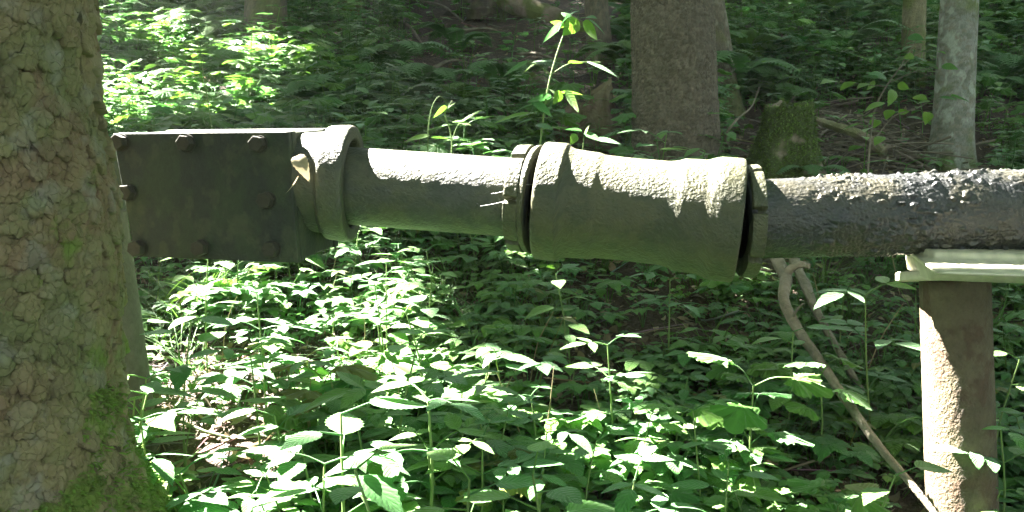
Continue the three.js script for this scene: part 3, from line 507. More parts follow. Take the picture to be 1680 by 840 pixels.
stump('broken_stump', 'broken brown stump with a tall splintered slab left of the spruce trunk', 968, 168, 235, 5.5, 70, { seed: 8, moss: 0.3, wood: [0.16, 0.11, 0.085], wood2: [0.22, 0.16, 0.12], rag: 0.15, rf: 3, hollow: 0.08, grain: 1, spike: th => 0.14 * Math.pow(Math.max(0, Math.cos(th - 0.15)), 3) });
stump('small_stump', 'small flat topped stump between drooping plant and broken stump', 824, 166, 205, 6.0, 38, { seed: 12, moss: 0.35, wood: [0.17, 0.14, 0.11], wood2: [0.22, 0.18, 0.14] });
stump('far_stump', 'dark stump far up the slope above the mossy stump', 1325, 72, 100, 8.4, 30, { seed: 15, moss: 0.3, wood: [0.07, 0.05, 0.04], wood2: [0.1, 0.07, 0.05] });
stump('root_stump', 'dark rotten stump at the top edge beside the fallen mossy log', 800, -30, 28, 9.3, 70, { seed: 18, moss: 0.2, wood: [0.05, 0.04, 0.035], wood2: [0.08, 0.06, 0.05], rag: 0.2, rf: 3 });
const woodCol = (m, s) => p => mix3(mix3([0.17, 0.14, 0.1], [0.26, 0.21, 0.16], sm(-0.2, 0.2, fbm(p.x * 8, p.y * 8, p.z * 8, 3))), mossC, m * sm(-0.1, 0.1, fbm(p.x * 5 + s, p.y * 5, p.z * 5, 3)));
function stick(name, label, cat, pts, radii, mat, o = {}) { const p0 = pts[0].clone(), t = thing(name, label, cat, p0.toArray(), o.group); wpart('wood', tube(pts, radii, { n: 60, m: 12, amp: 0.25, freq: 18, ...o }), mat, t); return t; }
const onG = (px, py, up = 0) => { const p = groundAt(px, py); p.y += up; return p; };
stick('fallen_log', 'fallen mossy log slanting down from the top edge behind the tall shoot', 'log', [P(790, -20, 9.2), P(850, 8, 9.0), P(920, 34, 8.8), P(1005, 82, 8.3)], [0.12, 0.11, 0.1, 0.07], M.bark, { color: woodCol(0.9, 1), amp: 0.1 });
stick('mossy_log', 'low moss grown log on the slope left of the tall green shoot', 'log', [onG(822, 152, 0.03), onG(850, 146, 0.06), onG(902, 150, 0.04)], [0.07, 0.09, 0.05], M.bark, { color: woodCol(1, 4), amp: 0.3, freq: 8 });
{
  const sf = rng(303);
  for (const [x0, y0, x1, y1, label] of [[455, 20, 505, 85, 'dead stick leaning against the right side of the dark top trunk'], [690, 10, 760, 45, 'dead stick at the top edge left of the rotten stump'], [650, 40, 700, 95, 'dead stick sloping down right below the narrow brown trunk'], [760, 60, 840, 75, 'nearly level dead stick just below the rotten stump'], [700, 130, 780, 118, 'dead stick on the bare slope above the drooping plant'], [850, 100, 925, 118, 'dead stick behind the left leaves of the tall shoot'], [560, 150, 640, 135, 'dead stick among herbs above the socket collar'], [1000, 40, 1040, 105, 'dead stick left of the thick spruce trunk'], [600, 20, 640, 60, 'dead stick at the top edge right of the narrow brown trunk'], [1380, 100, 1460, 85, 'dead stick behind the top of the sapling'], [770, 175, 850, 190, 'dead stick in front of the small flat topped stump']]) stick('fallen_stick', label, 'stick', [onG(x0, y0, 0.05), onG((x0 + x1) / 2, (y0 + y1) / 2 + rr(-6, 6, sf), 0.1), onG(x1, y1, 0.06)], [rr(0.015, 0.028, sf), 0.014, 0.008], M.deadWood, { n: 24, m: 7, amp: 0.15 });
  const t = stick('dead_branch', 'bare forked grey branch leaning down from behind the flange toward the post', 'branch', [P(1262, 400, 3.2), P(1278, 432, 3.12), P(1289, 458, 3.05), P(1286, 492, 2.96), P(1306, 535, 2.87), P(1345, 592, 2.75), P(1392, 662, 2.62), P(1442, 732, 2.5), P(1500, 800, 2.4), P(1540, 850, 2.34)], [0.022, 0.022, 0.021, 0.018, 0.017, 0.015, 0.014, 0.012, 0.01, 0.008], M.deadWood, { n: 160, m: 16, amp: 0.12, freq: 26 });
  wpart('side_branch', tube([P(1288, 452, 3.06), P(1298, 440, 3.05), P(1312, 434, 3.03), P(1329, 437, 3.01)], [0.016, 0.014, 0.012, 0.009], { n: 24, m: 10, amp: 0.2, freq: 20 }), M.deadWood, t);
  wpart('side_branch', tube([P(1300, 522, 2.89), P(1310, 505, 2.85), P(1318, 498, 2.83)], [0.005, 0.004, 0.002], { n: 10, m: 6 }), M.deadWood, t);
  stick('dead_branch', 'thin dark dead branch lying behind the forked grey branch', 'branch', [P(1302, 425, 3.5), P(1322, 470, 3.36), P(1350, 530, 3.2), P(1390, 600, 3.0), P(1420, 650, 2.9), P(1462, 705, 2.78)], [0.02, 0.018, 0.014, 0.012, 0.009, 0.006], M.deadWood, { n: 70, m: 8 });
  stick('bent_twig', 'bare thin twig bent upward left of the mossy stump', 'twig', [onG(1197, 250), P(1196, 212, 4.3), P(1210, 195, 4.3), P(1232, 176, 4.3), P(1246, 142, 4.3)], [0.008, 0.006, 0.005, 0.004, 0.002], M.deadWood, { n: 30, m: 6, amp: 0.1 });
  stick('leaning_pole', 'pale fallen pole on the ground right of the mossy stump', 'pole', [P(1335, 196, 5.3), P(1372, 208, 5.2), P(1420, 226, 5.1), P(1450, 252, 5.0)], [0.02, 0.028, 0.03, 0.028], M.bark, { color: woodCol(0.5, 7), n: 40, m: 10 });
  // brush pile: dead twigs heaped beside the mossy stump
  const f = rng(41), list = []; const c = onG(1420, 262);
  for (let k = 0; k < 210; k++) { const x = c.x + rr(-0.55, 0.5, f), z = c.z + rr(-0.55, 0.35, f), y = H(x, z) + rr(0.0, 0.2, f) * (1 - Math.abs(x - c.x) * 1.2), a = f() * 6.28, l = rr(0.1, 0.35, f), e = rr(-0.35, 0.35, f), dx = Math.cos(a) * l, dz = Math.sin(a) * l, dy = l * e; list.push(tube([V(x - dx, y - dy, z - dz), V(x, y + rr(0, 0.04, f), z), V(x + dx, y + dy, z + dz)], [rr(0.003, 0.009, f), 0.004, 0.002], { n: 6, m: 5 })); }
  const bp = thing('brush_pile', 'heap of dead grey twigs between mossy stump and pale trunk', 'brush', c.toArray(), null, 'stuff'); wpart('twig', merge(list), M.twig, bp).userData.kind = 'stuff';
}

// ------------------------------------------------------------ tall plants placed by hand
// leaf from a base to a tip, given as pixels and depths
function leafTo(a, b, W, mat, parent, { roll = 0, name = 'leaf', serr = 0.05, droop = 0.15, fold = 0.25 } = {}) {
  const A = P(...a), B = P(...b), d = B.clone().sub(A), L = d.length(), az = Math.atan2(-d.z, d.x), el = Math.asin(d.y / L);
  return wpart(name, place(leaf(L * (1 + droop * 0.2), W, { n: 16, serr, droop, fold, base: 0.72 }), A, az, el + droop * 0.8, roll), mat, parent);
}
{
  const D = 4.0, s = [P(872, 420, D), P(884, 260, D), P(893, 180, D), P(904, 122, D), P(925, 56, D), P(932, 44, D)], b = s[0].clone(); b.y = H(b.x, b.z);
  const t = thing('tall_shoot', 'tall upright green shoot with paired leaves behind the lug ring', 'plant', b.toArray());
  wpart('stem', tube([b.clone().add(V(0.02, -0.03, 0)), ...s], [0.006, 0.0055, 0.005, 0.0045, 0.004, 0.003, 0.002], { n: 40, m: 8 }), M.stem, t);
  const tw = (...pts) => wpart('leaf_stalk', tube(pts.map(p => P(...p)), [0.0022, 0.0015], { n: 8, m: 6 }), M.stem, t);
  tw([904, 122, D], [880, 106, D - 0.05], [862, 100, D - 0.08]); tw([904, 122, D], [935, 104, D], [985, 102, D]); tw([892, 175, D], [918, 152, D - 0.04]); tw([926, 55, D], [948, 28, D]); tw([893, 182, D], [872, 165, D]);
  const LB = LEAF[3], LG = LEAFY;
  for (const [a, c, w, m, roll] of [
    [[866, 102, D - 0.08], [822, 127, D - 0.15], 0.034, LB, 0.7], [[880, 104, D - 0.05], [856, 121, D + 0.02], 0.026, LG, -0.6], [[870, 104, D], [897, 100, D - 0.06], 0.026, LB, 0.3],
    [[932, 103, D], [957, 103, D - 0.03], 0.024, LG, -0.4], [[962, 101, D], [1014, 126, D - 0.05], 0.032, LB, 0.3], [[925, 40, D], [884, 74, D - 0.1], 0.05, LB, 0.9], [[926, 44, D], [903, 36, D], 0.035, LG, 0.6],
    [[930, 30, D - 0.02], [912, 52, D - 0.1], 0.05, LB, 0.8], [[948, 32, D], [928, 60, D - 0.04], 0.055, LG, -1.2], [[956, 36, D], [981, 68, D - 0.03], 0.05, LG, -1.1], [[966, 32, D], [994, 57, D + 0.03], 0.03, LB, 0.5], [[930, 28, D], [948, 18, D - 0.06], 0.035, LB, 0.5], [[962, 28, D], [978, 30, D - 0.06], 0.024, LB, 0.4], [[935, 30, D], [920, 20, D + 0.05], 0.03, LB, -0.3],
    [[920, 150, D - 0.04], [911, 172, D - 0.08], 0.035, LG, -1], [[926, 150, D - 0.04], [952, 187, D - 0.08], 0.05, LG, -1.1], [[918, 152, D], [956, 155, D], 0.03, LG, -0.3], [[912, 156, D], [900, 146, D], 0.025, LG, -0.3], [[905, 160, D], [862, 168, D - 0.05], 0.045, LB, 0.6], [[880, 170, D], [838, 186, D - 0.05], 0.032, LB, 0.3], [[872, 165, D], [905, 192, D - 0.05], 0.04, LB, 0.4], [[870, 185, D], [808, 203, D], 0.04, LG, -0.3], [[872, 196, D], [832, 212, D - 0.1], 0.03, LB, 0.4], [[880, 205, D], [905, 212, D - 0.1], 0.03, LB, 0.4]])
    leafTo(a, c, w * 1.4, m, t, { roll });
  const t2 = thing('side_shoot', 'low leafy shoot peeping over the pipe beside the reducer rim', 'plant', b.clone().add(V(0.12, 0, -0.05)).toArray());
  wpart('stem', tube([b.clone().add(V(0.12, 0, -0.05)), P(955, 250, D), P(958, 225, D)], [0.004, 0.002], { n: 20, m: 6 }), M.stem, t2);
  for (const [a, c, w, m, roll] of [[[955, 215, D], [925, 212, D], 0.03, LB, 0.3], [[958, 218, D], [985, 232, D - 0.05], 0.03, LB, 0.5], [[975, 228, D], [1017, 236, D - 0.05], 0.034, LB, 0.4], [[945, 220, D], [938, 238, D - 0.03], 0.03, LG, -0.8], [[960, 222, D], [966, 206, D], 0.018, LG, 0], [[1045, 240, D], [1078, 238, D], 0.022, LB, 0.3], [[1082, 245, D], [1132, 246, D], 0.018, LG, 0.3]]) leafTo(a, c, w * 1.4, m, t2, { roll });
}
{
  const D = 4.1, b = P(708, 330, D); b.y = H(b.x, b.z);
  const t = thing('drooping_plant', 'wilting plant with drooping tip and pale leaves above the thin pipe', 'plant', b.toArray());
  wpart('stem', tube([b, P(702, 245, D), P(704, 200, D), P(712, 168, D), P(722, 158, D), P(732, 168, D), P(737, 182, D)], [0.004, 0.003, 0.0025, 0.002, 0.0018, 0.0015, 0.0012], { n: 40, m: 6 }), M.stem, t);
  wpart('stem', tube([b, P(741, 248, D), P(738, 212, D), P(730, 186, D), P(742, 165, D)], [0.004, 0.003, 0.0025, 0.0015], { n: 30, m: 6 }), M.stem, t);
  wpart('stem', tube([P(741, 232, D), P(752, 205, D), P(770, 192, D)], [0.0022, 0.0015], { n: 10, m: 6 }), M.stem, t);
  for (const [a, c, w, m, roll] of [[[733, 176, D], [709, 194, D - 0.05], 0.035, LEAFY, 0.9], [[730, 182, D], [748, 168, D], 0.014, LEAFY, 0.3], [[750, 206, D], [797, 177, D - 0.04], 0.022, LEAFY, 0.5], [[742, 200, D], [772, 205, D - 0.06], 0.035, LEAFY, 0.3], [[705, 222, D], [664, 233, D - 0.03], 0.035, LEAFY, -0.4], [[706, 226, D], [738, 228, D], 0.03, LEAF[2], -0.3], [[741, 240, D], [780, 236, D], 0.03, LEAF[2], 0.2]]) leafTo(a, c, w * 1.4, m, t, { roll });
}
{
  const D = 4.3, b = P(1424, 330, D); b.y = H(b.x, b.z);
  const t = thing('beech_sapling', 'slender sapling with small round green leaves behind the coated pipe', 'sapling', b.toArray());
  wpart('stem', tube([b, P(1424, 282, D), P(1430, 210, D), P(1437, 175, D), P(1455, 140, D), P(1475, 112, D), P(1505, 62, D)], [0.007, 0.006, 0.005, 0.0045, 0.003, 0.0025, 0.0012], { n: 50, m: 8, amp: 0.15, freq: 30 }), M.deadWood, t);
  wpart('stem', tube([P(1427, 240, D), P(1445, 215, D), P(1468, 190, D - 0.03), P(1500, 178, D - 0.05), P(1545, 158, D - 0.08)], [0.004, 0.0035, 0.003, 0.002, 0.001], { n: 30, m: 6, amp: 0.15, freq: 30 }), M.deadWood, t);
  for (const q of [[[1456, 142], [1410, 138], [1350, 132]], [[1460, 135], [1500, 118], [1540, 108]], [[1440, 172], [1415, 190], [1372, 198]], [[1470, 118], [1500, 92], [1530, 80]]]) wpart('stem', tube(q.map(p => P(p[0], p[1], D)), [0.0022, 0.0012], { n: 14, m: 5 }), M.deadWood, t);
  const f = rng(77);
  for (const [x, y, dx, dy, g] of [[1371, 133, -24, 4, 1], [1401, 134, -22, 14, 1], [1424, 137, -17, 8, 1], [1437, 136, -16, 12, 1], [1450, 168, -30, 14, 1], [1466, 148, -4, 26, 1], [1472, 140, 20, 6, 1], [1462, 180, -8, 16, 1], [1474, 186, 18, -3, 1], [1437, 196, -3, 14, 1], [1448, 224, -12, 14, 1], [1524, 184, -4, 20, 1], [1500, 158, 20, 8, 1], [1390, 190, -20, 12, 1], [1405, 196, -18, 6, 1], [1418, 194, 22, -10, 1], [1380, 196, -16, -6, 0], [1400, 186, 20, 2, 0], [1500, 92, -18, 4, 1], [1490, 60, 24, 6, 0], [1520, 64, 26, -2, 0], [1490, 110, 20, -8, 0], [1512, 104, 28, 8, 0], [1470, 116, -24, 4, 0], [1452, 126, -24, -2, 0], [1440, 130, -30, -6, 0], [1530, 84, 22, 4, 0], [1545, 108, 26, 6, 0], [1480, 84, -16, 6, 0], [1540, 160, 30, 4, 0], [1560, 158, 34, 10, 0], [1430, 210, -14, 6, 1], [1505, 170, 22, -4, 0]])
    leafTo([x, y, D + rr(-0.05, 0.05, f)], [x + dx, y + dy, D + rr(-0.1, 0.1, f)], rr(0.05, 0.062, f), g ? LEAFY : LEAF[Math.floor(f() * 4)], t, { roll: rr(-0.9, 0.4, f), serr: 0.03 });
}
{ // withered leaf hanging at the edge of the box, and cobweb threads
  const t = thing('withered_leaf', 'curled pale withered leaf hanging between iron box and collar', 'leaf', P(488, 262, 2.42).toArray());
  leafTo([486, 256, 2.43], [497, 294, 2.41], 0.045, DRY, t, { name: 'blade', roll: 0.5, droop: 0.5, fold: 0.9 });
  leafTo([490, 288, 2.41], [470, 318, 2.42], 0.012, DRY, t, { name: 'blade', droop: -0.3, fold: 0.6, serr: 0 });
  const w = thing('cobweb', 'few shining cobweb threads strung before the lug ring', 'cobweb', P(830, 320, 2.35).toArray());
  for (const q of [[[788, 338, 2.37], [842, 326, 2.35]], [[806, 318, 2.37], [842, 308, 2.35]], [[838, 302, 2.35], [884, 302, 2.33]]]) wpart('thread', tube([P(...q[0]), P(...q[0]).lerp(P(...q[1]), 0.5).add(V(0, -0.002, 0)), P(...q[1])], [0.0002, 0.0002], { n: 6, m: 4 }), M.web, w);
}

// ------------------------------------------------------------ undergrowth near the pipe: each plant a thing
const zoneOf = (x, y) => (y < 560 ? 'high up ' : y < 700 ? 'halfway down ' : 'near the bottom edge ') + (x < 330 ? 'beside the mossy trunk foot' : x < 520 ? 'below the iron box' : x < 650 ? 'below the collar' : x < 850 ? 'below the thin pipe' : x < 1030 ? 'below the left half of the reducer' : x < 1262 ? 'below the right half of the reducer' : x < 1400 ? 'beside the grey branch' : x < 1530 ? 'between grey branch and post' : 'beside the rusty post');
const KIND = { elder: ['elder_seedling', 'plant with paired leaflets'], ternate: ['ground_elder', 'three leaved herb'], broad: ['broadleaf_plant', 'broad toothed herb'], maple: ['maple_seedling', 'lobed maple seedling'], sorrel: ['wood_sorrel', 'tiny wood sorrel tuft'], fern: ['fern', 'fern with arching feathery fronds'], grass: ['grass_tuft', 'tuft of thin grass'] };
function put(kind, px, py, h, scale, label, yaw = R() * 6.28) {
  const p = groundAt(px, py, h * scale * 0.9); if (!p) return; const s = 1 + Math.floor(R() * 5), [nm] = KIND[kind]; return plantThing(nm, kind, s, h, p, yaw, scale, label);
}
for (const a of [
  ['broad', 290, 560, 0.34, 1.35, 'large pale sunlit herb touching the right side of the large left trunk'], ['elder', 430, 505, 0.34, 1.2, 'dark green plant with big pointed leaves under the iron box'],
  ['elder', 640, 488, 0.38, 1.1, 'tall sunlit elder plant under the middle of the thin pipe'], ['broad', 632, 450, 0.4, 1.0, 'sunlit broad leaved herb just under the thin pipe beside the collar'], ['broad', 330, 432, 0.34, 1.3, 'bright white sunlit leaves right under the iron box'],
  ['elder', 650, 600, 0.3, 1.5, 'big sunlit elder plant in the centre of the bright patch'], ['elder', 690, 670, 0.26, 1.8, 'large pale leaved elder plant low in the bright patch'], ['broad', 560, 735, 0.26, 1.9, 'big dark round leaved plant at the bottom left of centre'],
  ['elder', 470, 628, 0.22, 1.4, 'plant with long dark drooping leaves over the sunlit litter'], ['elder', 335, 775, 0.14, 1.7, 'plant with long dark green leaves beside the mossy trunk foot'], ['broad', 640, 800, 0.24, 1.9, 'sunlit broad herb at the bottom edge under the collar'],
  ['broad', 905, 800, 0.26, 1.8, 'dark green broad leaved plant at the bottom edge below centre'], ['elder', 880, 735, 0.3, 1.1, 'sunlit elder plant at the lower centre beside dark leaves'], ['elder', 1012, 580, 0.32, 1.1, 'lit elder plant standing out of the shade under the reducer'],
  ['elder', 1040, 690, 0.25, 1.0, 'half lit seedling with pale pointed leaves right of lower centre'], ['elder', 1160, 690, 0.3, 1.1, 'bluish green elder plant low under the right flange'], ['broad', 960, 740, 0.25, 1.1, 'sunlit herb at the border between bright patch and shade'],
  ['ternate', 870, 540, 0.26, 1.2, 'shaded herb with leaves in threes under the lug ring'], ['broad', 930, 468, 0.3, 1.1, 'shaded herb just under the left end of the reducer'], ['elder', 1100, 470, 0.3, 1.1, 'shaded elder plant just under the right part of the reducer'],
  ['maple', 1350, 632, 0.24, 1.15, 'maple seedling with broad lobed leaves across the grey branch'], ['maple', 1240, 655, 0.26, 1.3, 'maple seedling with lobed leaves left of the grey branch'], ['elder', 1450, 512, 0.4, 1.25, 'leafy elder plant close to the left of the rusty post'],
  ['broad', 1382, 490, 0.32, 0.9, 'herb with wide leaf just right of the forked grey branch'], ['broad', 1300, 570, 0.3, 1.2, 'herb with drooping bluish leaves in the crook of the grey branch'], ['broad', 1430, 800, 0.22, 1.5, 'plant with big pale leaf at the bottom edge left of the post'],
  ['broad', 1640, 610, 0.35, 1.2, 'leafy herb right of the rusty post in shade'], ['elder', 1660, 720, 0.3, 1.2, 'elder plant low at the right edge beside the post'], ['fern', 730, 610, 0.22, 1.0, 'small sunlit fern between bright patch and shade'],
  ['grass', 1450, 600, 0.3, 1.1, 'tuft of long drooping grass left of the rusty post'], ['grass', 1330, 470, 0.26, 1.0, 'grass tuft behind the forked grey branch'], ['grass', 1400, 560, 0.28, 1.1, 'grass tuft between the two dead branches'],
  ['broad', 345, 95, 0.55, 1.5, 'tall sunlit leafy plant on the slope above the iron box'], ['elder', 400, 60, 0.5, 1.3, 'tall leafy plant before the dark trunk at the top edge'], ['fern', 545, 110, 0.4, 1.1, 'fern with one long arching frond above the collar'],
  ['fern', 700, 95, 0.36, 1.1, 'fern on the shaded slope above the drooping plant'], ['fern', 830, 85, 0.34, 1.2, 'fern on the bare slope left of the tall shoot'], ['fern', 640, 60, 0.36, 1.2, 'fern high on the slope below the brown trunk'], ['fern', 1215, 70, 0.4, 1.3, 'fern in the dark right of the slim trunk'], ['fern', 1330, 262, 0.2, 1, 'small fern at the right side of the mossy stump'],
  ['elder', 1010, 810, 0.26, 1.4, 'sunlit elder plant at the bottom edge right of centre'], ['elder', 520, 800, 0.28, 1.4, 'sunlit elder plant at the bottom edge below the iron box'], ['broad', 760, 800, 0.24, 1.8, 'sunlit herb at the bottom edge in the middle of the bright patch'], ['broad', 1190, 790, 0.26, 1.2, 'shaded herb at the bottom edge under the right flange'],
  ['broad', 560, 640, 0.24, 1.2, 'sunlit herb beside the patch of lit leaf litter'], ['elder', 800, 700, 0.26, 1.2, 'sunlit elder plant at the shaded edge of the bright patch'], ['broad', 510, 735, 0.2, 1.5, 'sunlit small herb just below the lit leaf litter'], ['elder', 300, 680, 0.22, 1.1, 'sunlit seedling between trunk foot and lit leaf litter'],
]) put(...a);
{ const f = rng(611); for (let k = 0; k < 16; k++) { const px = rr(240, 1500, f), py = rr(480, 800, f), p = groundAt(px, py), l = rr(0.15, 0.34, f), a = f() * 6.28, q = p.clone().add(V(Math.cos(a) * l * 0.4, l, Math.sin(a) * l * 0.4)), z = zoneOf(...pixelOf(p)); const t = thing('dry_stalk', `dry tan dead stalk ${z}`, 'stalk', p.toArray(), `dry stalks ${z}`); wpart('stem', tube([p.clone().add(V(0, -0.02, 0)), p.clone().lerp(q, 0.5).add(V(rr(-0.02, 0.02, f), 0.01, 0)), q], [0.0022, 0.0018, 0.001], { n: 10, m: 5 }), M.straw, t); } }
const count = {}, TARGET = { elder: 36, broad: 56, ternate: 190, maple: 22, sorrel: 150, grass: 16 };
{
  const f = rng(99);
  for (const kind of Object.keys(TARGET)) for (let k = 0, tries = 0; k < TARGET[kind] && tries < 4000; tries++) {
    const px = rr(190, 1760, f), py = kind === 'grass' ? rr(420, 800, f) : rr(405, 960, f), lo = px > 850 ? 0.75 : 1, h = { elder: lo * rr(0.16, 0.28, f), broad: lo * rr(0.14, 0.26, f), ternate: lo * rr(0.1, 0.22, f), maple: rr(0.12, 0.2, f), sorrel: 0.06, grass: rr(0.12, 0.25, f) }[kind], hq = Math.round(h * 20) / 20 || 0.05;
    if (px > 1250 && px < 1540 && (kind === 'sorrel' ? 0 : f()) > ('elder broad maple'.includes(kind) ? 0.1 : 0.5)) continue;
    if (kind === 'grass' && (px < 1260 || px > 1560)) continue;
    const p = groundAt(px, py); if (!p || -p.z < 1.55 || -p.z > 4.2) continue;
    if (kind === 'ternate' && px < 900 && py > 560 && f() < 0.85) continue;
    if (kind === 'ternate' && px > 850 && f() < 0.3) continue;
    const litter = Math.hypot((px - 350) / 140, (py - 755) / 140); if (litter < 1 && f() < (kind === 'sorrel' ? 0.7 : 0.97)) continue;
    if (py < 640 && px > 850 && px < 1300 && noise(p.x * 3, p.z * 3, 6) < -0.25 && kind !== 'sorrel') continue;
    const [x2, y2] = pixelOf(p), z = zoneOf(x2, Math.max(y2, 216)), [nm, look] = KIND[kind], c = `${nm}|${z}`;
    plantThing(nm, kind, 1 + Math.floor(f() * 5), hq, p, f() * 6.28, rr(0.8, 1.25, f) * (kind === 'sorrel' ? 1 : (px > 900 ? 0.78 : 1) * (1 + 0.2 * sm(600, 800, py))), `${look} ${z}`, `${look} ${z}`); count[c] = (count[c] ?? 0) + 1; k++;
  }
}

{ // few alike plants in one place are told apart by their order from the left
  const by = {}; for (const o of scene.children) if (o.userData.group) (by[o.userData.label] ??= []).push(o);
  for (const l of Object.values(by)) if (!/outside/.test(l[0].userData.label)) {
    l.sort((a, b) => pixelOf(a.position)[0] - pixelOf(b.position)[0]);
    if (l.length === 1) delete l[0].userData.group; else if (l.length <= 4) l.forEach((o, i) => { o.userData.label = (l.length === 2 ? ['left', 'right'] : l.length === 3 ? ['leftmost', 'middle', 'rightmost'] : ['leftmost', 'second', 'third', 'rightmost'])[i] + ' ' + o.userData.label; });
  }
}
// ------------------------------------------------------------ undergrowth further off, as mass
function mass(name, label, cat, variants, spots, mat) {
  const t = thing(name, label, cat, [0, 0, 0], null, 'stuff');
  variants.forEach((g, v) => { const mine = spots.filter((s, i) => i % variants.length === v); if (!mine.length) return; const im = new THREE.InstancedMesh(g, mat, mine.length), m = new THREE.Matrix4(), c = new THREE.Color(); mine.forEach((s, i) => { m.compose(s.p, s.q, V(s.s, s.s, s.s)); im.setMatrixAt(i, m); im.setColorAt(i, c.setRGB(...s.c)); }); im.name = 'plant_mass'; im.userData.kind = 'stuff'; shade(im); t.add(im); });
  return t;
}
const bake = (kind, seed, h) => merge(makers[kind](rng(seed * 31 + 5), h).map(p => p[1]));
const upQ = (yaw, tilt = 0, ax = 0) => new THREE.Quaternion().setFromEuler(new THREE.Euler(tilt * Math.cos(ax), yaw, tilt * Math.sin(ax)));
{
  const f = rng(123), tint = () => { const b = rr(0.7, 1.2, f), y = f(); return [b * (0.75 + 0.6 * y), b * (0.9 + 0.2 * y), b * (1.1 - 0.5 * y)]; };
  const scatter = (n, x0, x1, d0, d1, dens, sc) => { const out = []; for (let k = 0, t = 0; k < n && t < n * 8; t++) { const d = d0 * Math.pow(d1 / d0, f()), x = rr(x0, x1, f) * (d + 1), z = -d; if (f() > dens(x, z, d)) continue; out.push({ p: V(x, H(x, z) - 0.005, z), q: upQ(f() * 6.28, rr(-0.15, 0.15, f), f() * 6), s: rr(sc[0], sc[1], f), c: tint() }); k++; } return out; };
  const bare = (x, z, d) => { const [px, py] = pixelOf(V(x, H(x, z), z)); let k = 1; if (px > 660 && px < 1030 && py < 210) k = 0.12; if (px > 1330 && px < 1545 && py > 180 && py < 420) k = 0.05; if (px > 1500 && px < 1640 && py > 220 && py < 420) k = 0.05; if (px > 1180 && px < 1360 && py > 185 && py < 420) k = 0.03; if (px > 890 && px < 1020 && py > 170 && py < 330) k = 0.15; if (px > 790 && px < 850 && py > 185 && py < 240) k = 0.15; return k * sm(-0.45, 0.15, noise(x * 1.3, z * 1.3, 4) + 0.15); };
  mass('undergrowth', 'dense mixed green herbs covering the slope behind the pipe', 'undergrowth', [bake('ternate', 1, 0.22), bake('broad', 2, 0.3), bake('ternate', 3, 0.26), bake('elder', 4, 0.34), bake('broad', 5, 0.24), bake('maple', 6, 0.25)], scatter(5200, -0.72, 0.8, 3.9, 14, bare, [0.8, 1.35]), TINT);
  mass('low_undergrowth', 'low small leaved ground cover between the taller herbs', 'ground cover', [bake('sorrel', 1), bake('sorrel', 2), bake('ternate', 9, 0.1)], scatter(6000, -0.75, 0.85, 1.6, 12, (x, z, d) => { const [px, py] = pixelOf(V(x, H(x, z), z)); return Math.hypot((px - 350) / 140, (py - 755) / 140) < 1 ? 0.06 : d < 4 ? 0.75 * sm(-0.35, 0.2, noise(x * 2, z * 2, 5)) : bare(x, z, d); }, [0.8, 1.5]), TINT);
  mass('fern_bank', 'ferns massed on the dark upper slope', 'ferns', [bake('fern', 1, 0.36), bake('fern', 2, 0.3)], scatter(260, -0.7, 0.8, 5, 13, (x, z, d) => bare(x, z, d) * sm(-0.1, 0.3, noise(x * 0.8, z * 0.8, 12)), [0.8, 1.3]), FERN);
  mass('far_grass', 'thin grass scattered among the herbs', 'grass', [bake('grass', 1, 0.22), bake('grass', 2, 0.3)], scatter(420, -0.7, 0.85, 3, 11, bare, [0.7, 1.2]), GRASS);
  // leaf litter and twigs on the soil
  const dry = []; for (let k = 0; k < 16000; k++) { const d = 1.5 * Math.pow(9 / 1.5, f()), x = rr(-0.8, 0.85, f) * (d + 0.6), z = -d, b = rr(0.35, 1.15, f), y = f(); dry.push({ p: V(x, H(x, z) + rr(0.002, 0.018, f), z), q: new THREE.Quaternion().setFromEuler(new THREE.Euler(rr(-0.6, 0.6, f), f() * 6.28, rr(-0.6, 0.6, f))), s: rr(0.35, 1, f), c: [b, b * (0.85 + 0.15 * y), b * (0.8 + 0.2 * y)] }); }
  mass('leaf_litter', 'dry brown leaves strewn over the forest floor', 'leaf litter', [leaf(0.07, 0.035, { n: 5, fold: 0.6, droop: 0.4, cols: 1, wave: 0.1 }), leaf(0.06, 0.04, { n: 5, fold: -0.5, droop: -0.3, cols: 1, twist: 0.8 }), leaf(0.045, 0.012, { n: 4, fold: 0.4, droop: 0.3, cols: 1 })], dry, DRY);
  const tw = []; for (let k = 0; k < 2600; k++) { const d = 1.5 * Math.pow(10 / 1.5, f()), x = rr(-0.8, 0.85, f) * (d + 0.6), z = -d; tw.push({ p: V(x, H(x, z) + rr(0.003, 0.03, f), z), q: new THREE.Quaternion().setFromEuler(new THREE.Euler(rr(-0.2, 0.2, f), f() * 6.28, rr(-0.25, 0.25, f))), s: rr(0.4, 1.5, f), c: [1, 1, 1].map(v => v * rr(0.7, 1.6, f)) }); }
  mass('fallen_twigs', 'small dead twigs lying on the forest floor', 'twigs', [tube([V(-0.1, 0, 0), V(0, 0.006, 0.008), V(0.12, 0, 0)], [0.0028, 0.0012], { n: 6, m: 5 }), tube([V(-0.16, 0, 0), V(0, -0.01, 0.02), V(0.1, 0.01, 0)], [0.004, 0.002], { n: 6, m: 5 })], tw, M.twig);
}

